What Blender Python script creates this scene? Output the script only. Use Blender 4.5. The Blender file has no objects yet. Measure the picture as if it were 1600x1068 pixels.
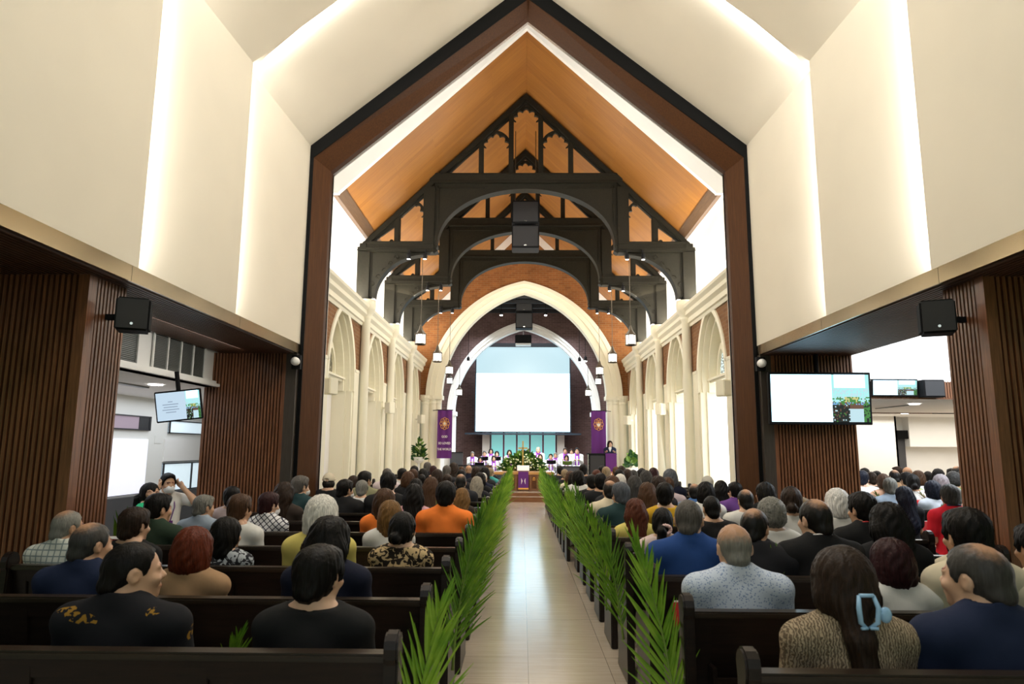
import bpy, bmesh, math, random
import numpy as np
from mathutils import Vector, Matrix
random.seed(7); rng = np.random.default_rng(7)
S = bpy.context.scene; COL = S.collection
PI = math.pi
def sin(a): return math.sin(a)
def cos(a): return math.cos(a)
# ------------------------------------------------------------------ camera
F, PITCH, YAW, ROLL = 1066.667, .1551, -.0148, .0059
cam = bpy.data.cameras.new('camera'); co = bpy.data.objects.new('camera', cam); COL.objects.link(co)
cam.sensor_width = 36; cam.lens = 24; cam.clip_end = 200; cam.clip_start = .05
_cy, _sy, _cp, _sp = cos(YAW), sin(YAW), cos(PITCH), sin(PITCH)
_f = Vector((_sy*_cp, _cy*_cp, _sp)); _r = Vector((_cy, -_sy, 0)); _u = _r.cross(_f)
_r2 = cos(ROLL)*_r + sin(ROLL)*_u; _u2 = -sin(ROLL)*_r + cos(ROLL)*_u
co.matrix_world = Matrix(((_r2.x,_u2.x,-_f.x,-.0749),(_r2.y,_u2.y,-_f.y,0),(_r2.z,_u2.z,-_f.z,1.6),(0,0,0,1)))
cam.dof.use_dof = True; cam.dof.focus_distance = 13; cam.dof.aperture_fstop = 5.0
S.camera = co
# ------------------------------------------------------------------ colour management and sky
S.view_settings.view_transform = 'Standard'; S.view_settings.look = 'None'
S.view_settings.gamma = 1; S.view_settings.use_curve_mapping = False
S.view_settings.exposure = EXPOSURE = 0.0
S.cycles.max_bounces = 8; S.cycles.diffuse_bounces = 5; S.cycles.glossy_bounces = 4
S.cycles.sample_clamp_indirect = 6
S.cycles.caustics_reflective = False; S.cycles.caustics_refractive = False
w = bpy.data.worlds.new('sky'); S.world = w; w.use_nodes = True
nt = w.node_tree; bg = nt.nodes['Background']
tc = nt.nodes.new('ShaderNodeTexCoord'); sx = nt.nodes.new('ShaderNodeSeparateXYZ'); cr = nt.nodes.new('ShaderNodeValToRGB')
nt.links.new(tc.outputs['Generated'], sx.inputs[0]); nt.links.new(sx.outputs['Z'], cr.inputs[0]); nt.links.new(cr.outputs[0], bg.inputs[0])
e = cr.color_ramp.elements
e[0].position = .0; e[0].color = (.20,.42,.06,1); e[1].position = .35; e[1].color = (.85,.93,1,1)
e.new(.12).color = (.45,.62,.25,1)
bg.inputs[1].default_value = 0.4
# ------------------------------------------------------------------ lights of the place, and one added fill
def area(name, loc, size, power, direction=(0,0,-1), color=(1,1,1), spread=PI):
    l = bpy.data.lights.new(name, 'AREA'); l.shape = 'RECTANGLE'; l.size, l.size_y = size
    l.energy = power; l.color = color; l.spread = spread
    o = bpy.data.objects.new(name, l); COL.objects.link(o); o.location = loc
    d = Vector(direction).normalized()
    o.rotation_euler = d.to_track_quat('-Z', 'X' if abs(d.z) < .9 else 'Y').to_euler()
    o.visible_camera = False
    return o
WARM = (1,.86,.66); NEUT = (1,.95,.87); COOL = (.86,.93,1)
# hall: general downlight from the ridge
area('hall_light', (0,4.2,7.6), (1.2,7), 250, (0,0,-1), NEUT)
# coves behind each step of the folded hall walls and ceiling
for yy in (5.43, 7.33):
    for s in (-1,1):
        o = area('cove_light', (s*3.285,yy,4.55), (.08,2.9), 36, (s*.25,1,0), NEUT)
        q = Matrix(((1,0,0),(0,1,0),(0,0,1)))
        L = math.hypot(3.2,2.64)
        o2 = area('cove_light', (s*1.62,yy,7.42), (.08,L*.95), 36, (0,1,.2), NEUT)
        # turn the strips along the wall / the slope
        for ob, ax in ((o, Vector((0,0,1))), (o2, Vector((s*3.2,0,-2.64)).normalized())):
            z = -Vector((s*.25 if ob is o else 0, 1, 0 if ob is o else .15)).normalized()
            y = (ax - ax.dot(z)*z).normalized(); x = y.cross(z)
            ob.rotation_euler = Matrix(((x.x,y.x,z.x),(x.y,y.y,z.y),(x.z,y.z,z.z))).to_euler()
for s in (-1,1):
    ob = area('portal_cove_light', (s*1.55,10.08,7.15), (.08,3.7), 32, (0,1,.1), NEUT)
    z = -Vector((0,1,.1)).normalized(); ax = Vector((s*3.0,0,-2.55)).normalized(); y = (ax-ax.dot(z)*z).normalized(); x = y.cross(z)
    ob.rotation_euler = Matrix(((x.x,y.x,z.x),(x.y,y.y,z.y),(x.z,y.z,z.z))).to_euler()
# nave: uplights on the cornices, daylight in the right-hand windows, warm track spots
for s in (-1,1):
    area('cornice_uplight', (s*3.72,17.2,4.75), (.16,11.2), 620, (0,0,1), NEUT)
    area('roof_wash', (s*2.9,17.5,5.55), (.3,11), 80, (-s*.25,0,1), WARM)
area('nave_light', (0,16.5,6.0), (2.5,9), 320, (0,0,-1), (1,.93,.80))
area('arch_wash', (0,21.6,5.2), (4,.4), 55, (0,1,.35), WARM)
area('window_daylight', (3.5,17,1.7), (11,2.4), 60, (-1,0,-.1), COOL)
area('chancel_light', (0,26.3,6.4), (4.5,1.2), 260, (0,.1,-1), COOL, 2.2)
area('choir_light', (0,24.3,5.0), (3.6,.5), 190, (0,.6,-1), COOL, 1.7)
area('sanctuary_light', (0,28.6,6.6), (4,.8), 200, (0,.2,-1), COOL)
# side rooms
area('soffit_light', (-3.75,7.2,2.87), (.3,3.5), 16, (-.6,0,-1), NEUT)  # added fill lamp below the soffit, brightens the shaded bulkhead
area('side_room_light', (-5.5,9.5,2.38), (1.6,7), 70, (0,0,-1), COOL)
area('wing_skylight', (7.5,8.6,3.9), (5,4), 560, (0,.15,-1), COOL)
area('wing_light', (9,13.6,2.42), (6,3), 150, (0,0,-1), NEUT)
area('wing_light', (10.5,17.4,2.42), (5,2), 100, (0,0,-1), NEUT)
area('porch_daylight', (0,-2.6,3.2), (6,4), 45, (0,1,-.1), COOL)
# ------------------------------------------------------------------ mesh helpers
class MB:
    def __init__(s): s.v = []; s.f = []
    def add(s, vs, fs):
        b = len(s.v); s.v += [tuple(p) for p in vs]; s.f += [tuple(i+b for i in f) for f in fs]; return s
    def box(s, x0,y0,z0,x1,y1,z1, m=None):
        x0,x1 = min(x0,x1),max(x0,x1); y0,y1 = min(y0,y1),max(y0,y1); z0,z1 = min(z0,z1),max(z0,z1)
        vs = [(x0,y0,z0),(x1,y0,z0),(x1,y1,z0),(x0,y1,z0),(x0,y0,z1),(x1,y0,z1),(x1,y1,z1),(x0,y1,z1)]
        if m: vs = [tuple(m @ Vector(p)) for p in vs]
        return s.add(vs, [(0,3,2,1),(4,5,6,7),(0,1,5,4),(1,2,6,5),(2,3,7,6),(3,0,4,7)])
    def prism(s, poly, a, b, ax='y'):
        # poly: 2-D outline; ax y -> (x,z), ax x -> (y,z), ax z -> (x,y)
        def P(p,t): return (p[0],t,p[1]) if ax=='y' else (t,p[0],p[1]) if ax=='x' else (p[0],p[1],t)
        area2 = sum(poly[i][0]*poly[(i+1)%len(poly)][1]-poly[(i+1)%len(poly)][0]*poly[i][1] for i in range(len(poly)))
        if (area2 > 0) == (ax=='y'): poly = poly[::-1]
        n = len(poly); vs = [P(p,a) for p in poly]+[P(p,b) for p in poly]
        if ax=='y' or True:
            fs = [tuple(range(n-1,-1,-1)), tuple(range(n,2*n))]+[(i,(i+1)%n,n+(i+1)%n,n+i) for i in range(n)]
        return s.add(vs, fs)
    def strip(s, A, B, a, b, ax='y'):
        # solid between two open 2-D polylines of equal length, from a to b along ax
        def P(p,t): return (p[0],t,p[1]) if ax=='y' else (t,p[0],p[1]) if ax=='x' else (p[0],p[1],t)
        n = len(A); vs = [P(p,a) for p in A]+[P(p,a) for p in B]+[P(p,b) for p in A]+[P(p,b) for p in B]
        fs = []
        for i in range(n-1):
            fs += [(i,i+1,n+i+1,n+i),(2*n+i+1,2*n+i,3*n+i,3*n+i+1),(i+1,i,2*n+i,2*n+i+1),(n+i,n+i+1,3*n+i+1,3*n+i)]
        fs += [(0,n,3*n,2*n),(n-1,2*n+n-1,3*n+n-1,n+n-1)]
        return s.add(vs, fs)
    def bar(s, p, q, w, h=None, up=(0,0,1)):
        p,q = Vector(p),Vector(q); d = (q-p); L = d.length; d.normalize(); h = h or w
        u = Vector(up); x = d.cross(u)
        if x.length < 1e-4: x = d.cross(Vector((1,0,0)))
        x.normalize(); z = x.cross(d)
        m = Matrix(((x.x,d.x,z.x,p.x),(x.y,d.y,z.y,p.y),(x.z,d.z,z.z,p.z),(0,0,0,1)))
        return s.box(-w/2,0,-h/2,w/2,L,h/2,m)
    def tube(s, pts, r, n=8, cap=True):
        pts = [Vector(p) for p in pts]; rs = r if isinstance(r,(list,tuple)) else [r]*len(pts)
        b = len(s.v); ref = Vector((.3,.5,.8)); prev = None
        for i,p in enumerate(pts):
            d = (pts[min(i+1,len(pts)-1)]-pts[max(i-1,0)]).normalized()
            x = d.cross(ref) if prev is None else prev-d*prev.dot(d)
            if x.length < 1e-5: x = d.cross(Vector((1,0,0)))
            x.normalize(); prev = x; y = d.cross(x)
            for k in range(n):
                a = 2*PI*k/n; s.v.append(tuple(p+(x*cos(a)+y*sin(a))*rs[i]))
        for i in range(len(pts)-1):
            for k in range(n): s.f.append((b+i*n+k,b+i*n+(k+1)%n,b+(i+1)*n+(k+1)%n,b+(i+1)*n+k))
        if cap: s.f.append(tuple(b+k for k in range(n))[::-1]); s.f.append(tuple(b+(len(pts)-1)*n+k for k in range(n)))
        return s
    def lathe(s, prof, c=(0,0,0), n=20):
        b = len(s.v); m = len(prof)
        for r,z in prof:
            for k in range(n): a = 2*PI*k/n; s.v.append((c[0]+r*cos(a),c[1]+r*sin(a),c[2]+z))
        for i in range(m-1):
            for k in range(n): s.f.append((b+i*n+k,b+i*n+(k+1)%n,b+(i+1)*n+(k+1)%n,b+(i+1)*n+k))
        s.f.append(tuple(b+k for k in range(n))[::-1]); s.f.append(tuple(b+(m-1)*n+k for k in range(n)))
        return s
    def ell(s, c, r, n=10, m=6):
        prof = [(max(sin(PI*i/m),.001),-cos(PI*i/m)) for i in range(m+1)]
        b = len(s.v); s.lathe(prof,(0,0,0),n)
        for i in range(b,len(s.v)):
            p = s.v[i]; s.v[i] = (c[0]+p[0]*r[0],c[1]+p[1]*r[1],c[2]+p[2]*r[2])
        return s
    def mesh(s, name, smooth=False):
        me = bpy.data.meshes.new(name); me.from_pydata(s.v,[],s.f)
        if smooth: me.polygons.foreach_set('use_smooth',[True]*len(me.polygons))
        me.update(); return me
    def build(s, name, m, parent=None, smooth=False, bevel=0, fix=True):
        me = s.mesh(name, smooth)
        if fix:
            bm = bmesh.new(); bm.from_mesh(me); bmesh.ops.recalc_face_normals(bm, faces=bm.faces)
            if bevel: bmesh.ops.bevel(bm, geom=[e for e in bm.edges if e.calc_face_angle(0)>.6], offset=bevel, segments=2, affect='EDGES', clamp_overlap=True)
            bm.to_mesh(me); bm.free()
        return obj(name, me, m, parent)
def obj(name, me, m, parent=None):
    o = bpy.data.objects.new(name, me); COL.objects.link(o)
    if m and not me.materials: me.materials.append(m)
    if parent: o.parent = parent
    return o
def thing(name, label, cat, loc=(0,0,0), rz=0, group=None):
    o = bpy.data.objects.new(name, None); COL.objects.link(o); o.empty_display_size = .1
    o.location = loc; o.rotation_euler.z = rz
    return tag(o, label, cat, group)
def tag(o, label, cat, group=None, kind=None):
    o['label'] = label; o['category'] = cat
    if group: o['group'] = group
    if kind: o['kind'] = kind
    return o
def struct(o, label=None, cat='structure'):
    o['kind'] = 'structure'
    o['category'] = cat
    if label: o['label'] = label
    return o
def copy_tree(o, parent=None):
    c = o.copy(); COL.objects.link(c)
    if parent: c.parent = parent
    for ch in o.children: copy_tree(ch, c)
    return c
def dup(o, loc, rz, label, scale=None):
    c = copy_tree(o); c.location = loc; c.rotation_euler.z = rz; c['label'] = label
    if scale: c.scale = scale
    return c
# ------------------------------------------------------------------ materials
def mat(name, col=(.8,.8,.8), rough=.5, metal=0, emit=0, ecol=None, spec=.5):
    m = bpy.data.materials.new(name); m.use_nodes = True
    b = m.node_tree.nodes['Principled BSDF']
    b.inputs['Base Color'].default_value = (*col,1); b.inputs['Roughness'].default_value = rough
    b.inputs['Metallic'].default_value = metal; b.inputs['Specular IOR Level'].default_value = spec
    if emit: b.inputs['Emission Color'].default_value = (*(ecol or col),1); b.inputs['Emission Strength'].default_value = emit
    return m
def N(m, t, **kw):
    n = m.node_tree.nodes.new(t)
    for k,v in kw.items():
        if k in n.inputs: n.inputs[k].default_value = v
        else: setattr(n,k,v)
    return n
def LK(m,a,b): m.node_tree.links.new(a,b)
def BS(m): return m.node_tree.nodes['Principled BSDF']
def ramp(m, stops):
    r = N(m,'ShaderNodeValToRGB'); e = r.color_ramp.elements
    while len(e) < len(stops): e.new(.5)
    for x,(p,c) in zip(e,stops): x.position = p; x.color = (*c,1)
    return r
def bump(m, src, strength=.3, dist=.01):
    b = N(m,'ShaderNodeBump'); b.inputs['Strength'].default_value = strength; b.inputs['Distance'].default_value = dist
    LK(m,src,b.inputs['Height']); LK(m,b.outputs[0],BS(m).inputs['Normal']); return b
def coords(m, scale=(1,1,1), rot=(0,0,0), src='Object'):
    t = N(m,'ShaderNodeTexCoord'); mp = N(m,'ShaderNodeMapping'); mp.inputs['Scale'].default_value = scale; mp.inputs['Rotation'].default_value = rot
    LK(m,t.outputs[src],mp.inputs[0]); return mp.outputs[0]
def wood(name, c1, c2, rough=.45, scale=(8,8,1), k=6, spec=.5):
    m = mat(name,c1,rough,spec=spec); v = coords(m,scale)
    n = N(m,'ShaderNodeTexNoise',Scale=k,Detail=6.0,Roughness=.6); LK(m,v,n.inputs['Vector'])
    r = ramp(m,[(.3,c2),(.7,c1)]); LK(m,n.outputs[0],r.inputs[0]); LK(m,r.outputs[0],BS(m).inputs['Base Color'])
    bump(m,n.outputs[0],.12,.004); return m
def plaster(name, c, rough=.85, b=.06):
    m = mat(name,c,rough); v = coords(m); n = N(m,'ShaderNodeTexNoise',Scale=60.0,Detail=4.0); LK(m,v,n.inputs['Vector'])
    n2 = N(m,'ShaderNodeTexNoise',Scale=1.5,Detail=2.0); LK(m,v,n2.inputs['Vector'])
    r = ramp(m,[(.3,tuple(x*.96 for x in c)),(.7,c)]); LK(m,n2.outputs[0],r.inputs[0]); LK(m,r.outputs[0],BS(m).inputs['Base Color'])
    bump(m,n.outputs[0],b,.003); return m
def brick(name, c1, c2, mortar, swap):
    m = mat(name,c1,.9,spec=.2); t = N(m,'ShaderNodeTexCoord'); s = N(m,'ShaderNodeSeparateXYZ'); c = N(m,'ShaderNodeCombineXYZ')
    LK(m,t.outputs['Object'],s.inputs[0]); LK(m,s.outputs['Y' if swap else 'X'],c.inputs[0]); LK(m,s.outputs['Z'],c.inputs[1])
    b = N(m,'ShaderNodeTexBrick'); b.inputs['Scale'].default_value = 1; b.inputs['Brick Width'].default_value = .22; b.inputs['Row Height'].default_value = .075
    b.inputs['Mortar Size'].default_value = .006; b.inputs['Color1'].default_value = (*c1,1); b.inputs['Color2'].default_value = (*c2,1); b.inputs['Mortar'].default_value = (*mortar,1)
    LK(m,c.outputs[0],b.inputs['Vector'])
    n = N(m,'ShaderNodeTexNoise',Scale=2.0,Detail=4.0); LK(m,t.outputs['Object'],n.inputs['Vector'])
    mx = N(m,'ShaderNodeMix',data_type='RGBA',blend_type='MULTIPLY'); mx.inputs[0].default_value = .5
    LK(m,b.outputs[0],mx.inputs[6]); LK(m,n.outputs[0],mx.inputs[7]); LK(m,mx.outputs[2],BS(m).inputs['Base Color'])
    bump(m,b.outputs['Fac'],-.4,.006); return m
M = {}
M['plaster'] = plaster('warm white plaster',(.80,.74,.62))
M['white'] = plaster('white paint',(.84,.83,.80))
M['cream'] = plaster('cream stone paint',(.85,.81,.65),.6,.03)
M['slat'] = wood('walnut slats',(.23,.09,.037),(.085,.031,.013),.36,(14,14,.7),5)
M['slat_dark'] = mat('slat backing',(.012,.007,.005),.8)
M['soffit'] = wood('walnut soffit',(.10,.042,.02),(.05,.02,.01),.45,(14,.6,14),5)
M['panel'] = wood('dark timber panel',(.05,.04,.03),(.03,.022,.016),.4,(10,10,.8),5)
M['portal'] = wood('portal walnut',(.075,.029,.008),(.045,.016,.005),.65,(10,10,.6),5,.2)
M['black'] = mat('matt black',(.005,.005,.005),.8,spec=.1)
M['truss'] = wood('dark stained truss oak',(.014,.012,.006),(.007,.006,.003),.6,(6,6,6),4,.2)
M['carve'] = wood('carved dark oak',(.017,.015,.008),(.007,.006,.003),.6,(5,5,5),6,.2)
M['eave'] = wood('eave beam',(.10,.055,.025),(.06,.03,.014),.5,(10,.8,10),4)
M['brass'] = mat('brushed brass',(.22,.17,.095),.18,1)
M['pew'] = wood('near black pew timber',(.017,.010,.007),(.008,.005,.004),.36,(1.2,14,14),4,.3)
M['pew_cap'] = wood('pew top rail',(.030,.020,.013),(.014,.010,.007),.30,(1.2,14,14),4,.4)
M['purple'] = mat('purple cloth',(.105,.014,.16),.8)
M['gold'] = mat('gold thread',(.75,.36,.06),.5)
M['lettering'] = mat('white lettering',(.8,.75,.75),.7)
M['speaker'] = mat('black speaker box',(.008,.008,.009),.75,spec=.15)
M['grille'] = mat('speaker grille',(.02,.02,.022),.7)
M['chrome'] = mat('chrome',(.8,.8,.8),.15,1)
M['lamp'] = mat('lit frosted glass',(1,1,1),.4,0,3.2,(1,.96,.88))
M['bulb'] = mat('lit lamp face',(1,1,1),.4,0,14,(1,.97,.92))
M['iron'] = mat('dark bronze iron',(.07,.055,.035),.5,.3)
M['frond'] = mat('palm leaflet',(.05,.20,.015),.42)
M['stemg'] = mat('palm stem',(.16,.26,.04),.5)
M['oak'] = wood('honey oak',(.52,.27,.08),(.40,.19,.05),.4,(1.5,12,12),4)
M['oakd'] = wood('brown oak',(.22,.09,.03),(.14,.055,.02),.4,(1.5,12,12),4)
M['curtain'] = mat('white roller blind',(.86,.84,.82),.9)
M['daylit'] = mat('daylit window blind',(1,1,1),.9,0,2.2,(.95,.98,1))
M['blind_lit'] = mat('back-lit roller blind',(.8,.8,.86),.9,0,.62,(.86,.86,1))
M['glass_day'] = mat('window with daylight',(.7,.8,.8),.1,0,.62,(.72,.88,1))
M['dark_glass'] = mat('dark window frame',(.03,.03,.035),.4)
M['pinkpane'] = mat('mauve window pane',(.3,.25,.3),.1,0,.22,(.75,.55,.68))
M['grey'] = mat('grey laminate',(.055,.055,.06),.5)
M['paper'] = mat('white paper',(.85,.85,.83),.7)
M['duct_light'] = mat('pale speaker grille',(.62,.58,.48),.8)
M['dark_blue'] = mat('dark screen border',(.01,.02,.035),.5)
M['turq'] = mat('turquoise stained glass',(.15,.5,.5),.2,0,.45,(.35,.85,.85))
M['plumline'] = mat('plum frame',(.35,.08,.2),.6)
M['gilt'] = mat('gilt metal',(.7,.42,.12),.3,.8)
M['red'] = mat('red book cloth',(.55,.03,.03),.6)
M['leafd'] = mat('dark foliage',(.02,.09,.018),.45)
M['leafl'] = mat('light foliage',(.16,.30,.04),.5)
M['petal'] = mat('cream petals',(.80,.80,.50),.6)
M['duct'] = mat('aluminium louvre',(.16,.17,.16),.4,.5)
M['ceil_dark'] = mat('dark chancel ceiling',(.012,.013,.016),.7)
# roof boards: planks that run from eave to ridge
m = M['roof'] = mat('honey roof boards',(.6,.3,.08),.45); t = N(m,'ShaderNodeTexCoord'); s_ = N(m,'ShaderNodeSeparateXYZ'); c_ = N(m,'ShaderNodeCombineXYZ')
LK(m,t.outputs['Object'],s_.inputs[0]); LK(m,s_.outputs['X'],c_.inputs[0]); LK(m,s_.outputs['Y'],c_.inputs[1])
b_ = N(m,'ShaderNodeTexBrick'); b_.offset = .37
for k,v_ in (('Scale',1),('Brick Width',1.9),('Row Height',.14),('Mortar Size',.003)): b_.inputs[k].default_value = v_
b_.inputs['Color1'].default_value = (.36,.155,.030,1); b_.inputs['Color2'].default_value = (.29,.115,.021,1); b_.inputs['Mortar'].default_value = (.28,.11,.025,1)
LK(m,c_.outputs[0],b_.inputs['Vector']); g_ = N(m,'ShaderNodeMapping'); g_.inputs['Scale'].default_value = (1.5,22,1); LK(m,t.outputs['Object'],g_.inputs[0])
n_ = N(m,'ShaderNodeTexNoise',Scale=2.0,Detail=5.0); LK(m,g_.outputs[0],n_.inputs['Vector']); r_ = ramp(m,[(.3,(.78,.76,.72)),(.7,(1,1,1))]); LK(m,n_.outputs[0],r_.inputs[0])
x_ = N(m,'ShaderNodeMix',data_type='RGBA',blend_type='MULTIPLY'); x_.inputs[0].default_value = 1; LK(m,b_.outputs[0],x_.inputs[6]); LK(m,r_.outputs[0],x_.inputs[7]); LK(m,x_.outputs[2],BS(m).inputs['Base Color'])
# floor: long timber-look tiles with a fine grain along the aisle's width
m = M['floor'] = mat('timber look tiles',(.5,.42,.33),.17,spec=1.0); t = N(m,'ShaderNodeTexCoord')
b_ = N(m,'ShaderNodeTexBrick'); b_.offset = 0.0
mp = N(m,'ShaderNodeMapping'); mp.inputs['Location'].default_value = (.62,.37,0); LK(m,t.outputs['Object'],mp.inputs[0]); LK(m,mp.outputs[0],b_.inputs['Vector'])
for k,v_ in (('Scale',1),('Brick Width',.6),('Row Height',1.2),('Mortar Size',.0025)): b_.inputs[k].default_value = v_
b_.inputs['Color1'].default_value = (.56,.48,.39,1); b_.inputs['Color2'].default_value = (.52,.44,.355,1); b_.inputs['Mortar'].default_value = (.2,.16,.12,1)
g_ = N(m,'ShaderNodeMapping'); g_.inputs['Scale'].default_value = (1.2,26,1); LK(m,t.outputs['Object'],g_.inputs[0])
n_ = N(m,'ShaderNodeTexNoise',Scale=1.6,Detail=6.0,Roughness=.65); LK(m,g_.outputs[0],n_.inputs['Vector']); r_ = ramp(m,[(.3,(.72,.70,.66)),(.65,(1,1,1))]); LK(m,n_.outputs[0],r_.inputs[0])
x_ = N(m,'ShaderNodeMix',data_type='RGBA',blend_type='MULTIPLY'); x_.inputs[0].default_value = 1; LK(m,b_.outputs[0],x_.inputs[6]); LK(m,r_.outputs[0],x_.inputs[7]); LK(m,x_.outputs[2],BS(m).inputs['Base Color'])
M['brick_side'] = brick('orange brick side',(.30,.15,.07),(.22,.10,.045),(.30,.20,.12),True)
M['brick_front'] = brick('orange brick',(.34,.135,.04),(.25,.09,.028),(.32,.19,.09),False)
M['brick_dark'] = brick('brown brick',(.19,.115,.105),(.135,.08,.075),(.24,.18,.17),False)
# ================================================================== the setting
def gothic(w, z0, rise, n=16, x0=0.0):
    # points of a pointed arch from the left springing over the apex to the right springing
    R = (w*w+rise*rise)/(2*w); c = R-w; a1 = math.atan2(rise, c)
    L = [(x0+c-R*cos(a1*i/n), z0+R*sin(a1*i/n)) for i in range(n+1)]
    return L+[(2*x0-p[0],p[1]) for p in L[-2::-1]]
XW, YF, YG, YC = 3.58, 9.5, 12.0, 23.6          # nave wall, portal, roof gable, chancel arch
TY = [14.63, 17.62, 20.61]                        # trusses
struct(MB().box(-16,-4,-.2,16,32,0).build('floor',M['floor']),'timber-look tiled floor and aisle','floor')
# -- folded plaster hall in front of the portal: three gabled rings, each stepping in towards its far end
SEG = [(-3.5,5.36,3.34),(5.34,7.27,3.36),(7.25,9.5,3.36)]
wl, wr, cl = MB(), MB(), MB()
for i,(y0,y1,a0) in enumerate(SEG):
    a1, e1, p1 = 3.2, 6.0, 8.64
    e0, p0 = 6.0+.07, 8.64+.16
    for s,mb in ((-1,wl),(1,wr)):
        mb.add([(s*a0,y0,3.03),(s*a1,y1,3.03),(s*a1,y1,e1),(s*a0,y0,e0),(s*(a1+.05),y1,3.03),(s*(a1+.05),y1,e1)],[(0,1,2,3),(1,4,5,2)])
    cl.add([(-a0,y0,e0),(-a1,y1,e1),(0,y1,p1),(0,y0,p0),(a1,y1,e1),(a0,y0,e0),(-a1-.05,y1,e1),(0,y1,p1+.06),(a1+.05,y1,e1)],[(0,1,2,3),(3,2,4,5),(1,6,7,2),(2,7,8,4)])
struct(wl.build('wall_left',M['plaster'],fix=False),'folded cream plaster wall on the left','wall')
struct(wr.build('wall_right',M['plaster'],fix=False),'folded cream plaster wall on the right','wall')
struct(cl.build('ceiling',M['plaster'],fix=False),'folded cream gabled ceiling of the hall','ceiling')
struct(MB().box(-3.6,-3.5,8.9,3.6,9.5,9.0).box(-3.6,-3.5,3.03,-3.42,9.5,9).box(3.42,-3.5,3.03,3.6,9.5,9).build('ceiling_shell',M['white']),None,'ceiling')
for s,n in ((-1,'left'),(1,'right')):
    b = MB()
    for k in range(6): b.box(s*3.19,-3.2+k*2.115,2.9,s*3.23,-3.2+(k+1)*2.115-.006,3.03)
    struct(b.box(s*3.2,-3.5,3.01,s*3.42,9.5,3.03).build('trim_brass_'+n,M['brass']),'polished brass band under the %s plaster wall'%n,'trim')
    # slatted soffit over the side opening
    b = MB(); xo = 4.25 if s < 0 else 4.45
    k = 3.235
    while k < xo: b.box(s*k,-3.2,2.89,s*(k+.026),9.4,2.915); k += .042
    o = struct(b.build('soffit_'+n,M['soffit']),'dark slatted timber soffit, %s side'%n,'ceiling')
    MB().box(s*3.23,-3.5,2.91,s*xo,9.5,2.99).build('soffit_board',M['slat_dark'],o)
# -- portal frame of walnut with a black outer band
P0 = [(-3.2,0),(-3.2,6.0),(0,8.64),(3.2,6.0),(3.2,0)]; P1 = [(-3.15,0),(-3.15,5.82),(0,8.37),(3.15,5.82),(3.15,0)]; P2 = [(-2.985,0),(-2.985,5.74),(0,8.29),(2.985,5.74),(2.985,0)]
fr = MB().strip(P0,P1,9.46,9.56)
fr = struct(fr.build('portal',M['black']),'tall gabled walnut portal framing the nave','portal')
b = MB(); b.add([(x,9.48,z) for x,z in P1]+[(x,9.8,z) for x,z in P2]+[(x,9.98,z) for x,z in P2],[(i,i+1,6+i,5+i) for i in range(4)]+[(5+i,6+i,11+i,10+i) for i in range(4)])
b.build('portal_lining',M['portal'],fr,fix=False)
b = MB().strip([(-3.6,0),(-3.6,6.2),(0,9.2),(3.6,6.2),(3.6,0)],P2,9.92,10.0); b.build('portal_back',M['white'],fr)
# dark timber strips and slatted piers beside the portal
def slats(mb, x0, x1, y, z0, z1, axis='x', pitch=.044, wd=.025, dp=.04):
    k = x0
    while k < x1-.01:
        if axis=='x': mb.box(k,y-dp,z0,k+wd,y,z1)
        else: mb.box(y-dp,k,z0,y,k+wd,z1)
        k += pitch
for s,n in ((-1,'left'),(1,'right')):
    o = struct(MB().box(s*3.2,9.36,0,s*3.345,9.5,2.9).build('panel_'+n,M['panel']),'dark timber strip beside the portal','wall')
    b = MB(); x0,x1 = sorted((s*3.37,s*4.45)); slats(b,x0,x1,9.40,0,2.9)
    slats(b,9.42,9.95,s*4.45+(.03 if s>0 else 0),0,2.9,'y')
    b.box(s*3.345,9.36,0,s*3.372,9.5,2.9)
    o = struct(b.build('column_far_'+n,M['slat']),'slatted walnut pier beside the portal, %s'%n,'column')
    MB().box(s*3.35,9.40,0,s*4.45,9.95,2.9).build('backing',M['slat_dark'],o)
    b = MB(); x0,x1 = sorted((s*3.46,s*4.9)); slats(b,x0,x1,5.05,0,2.9)
    yy = 5.12
    while yy < 5.5: b.box(s*3.4,yy,0,s*3.36,yy+.025,2.9); yy += .044
    b.box(s*3.355,5.0,0,s*3.44,5.1,2.9)
    o = struct(b.build('column_near_'+n,M['slat']),'slatted walnut pier at the %s edge of the photo'%n,'column')
    MB().box(s*3.4,5.05,0,s*4.9,5.52,2.9).build('backing',M['slat_dark'],o)
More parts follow.
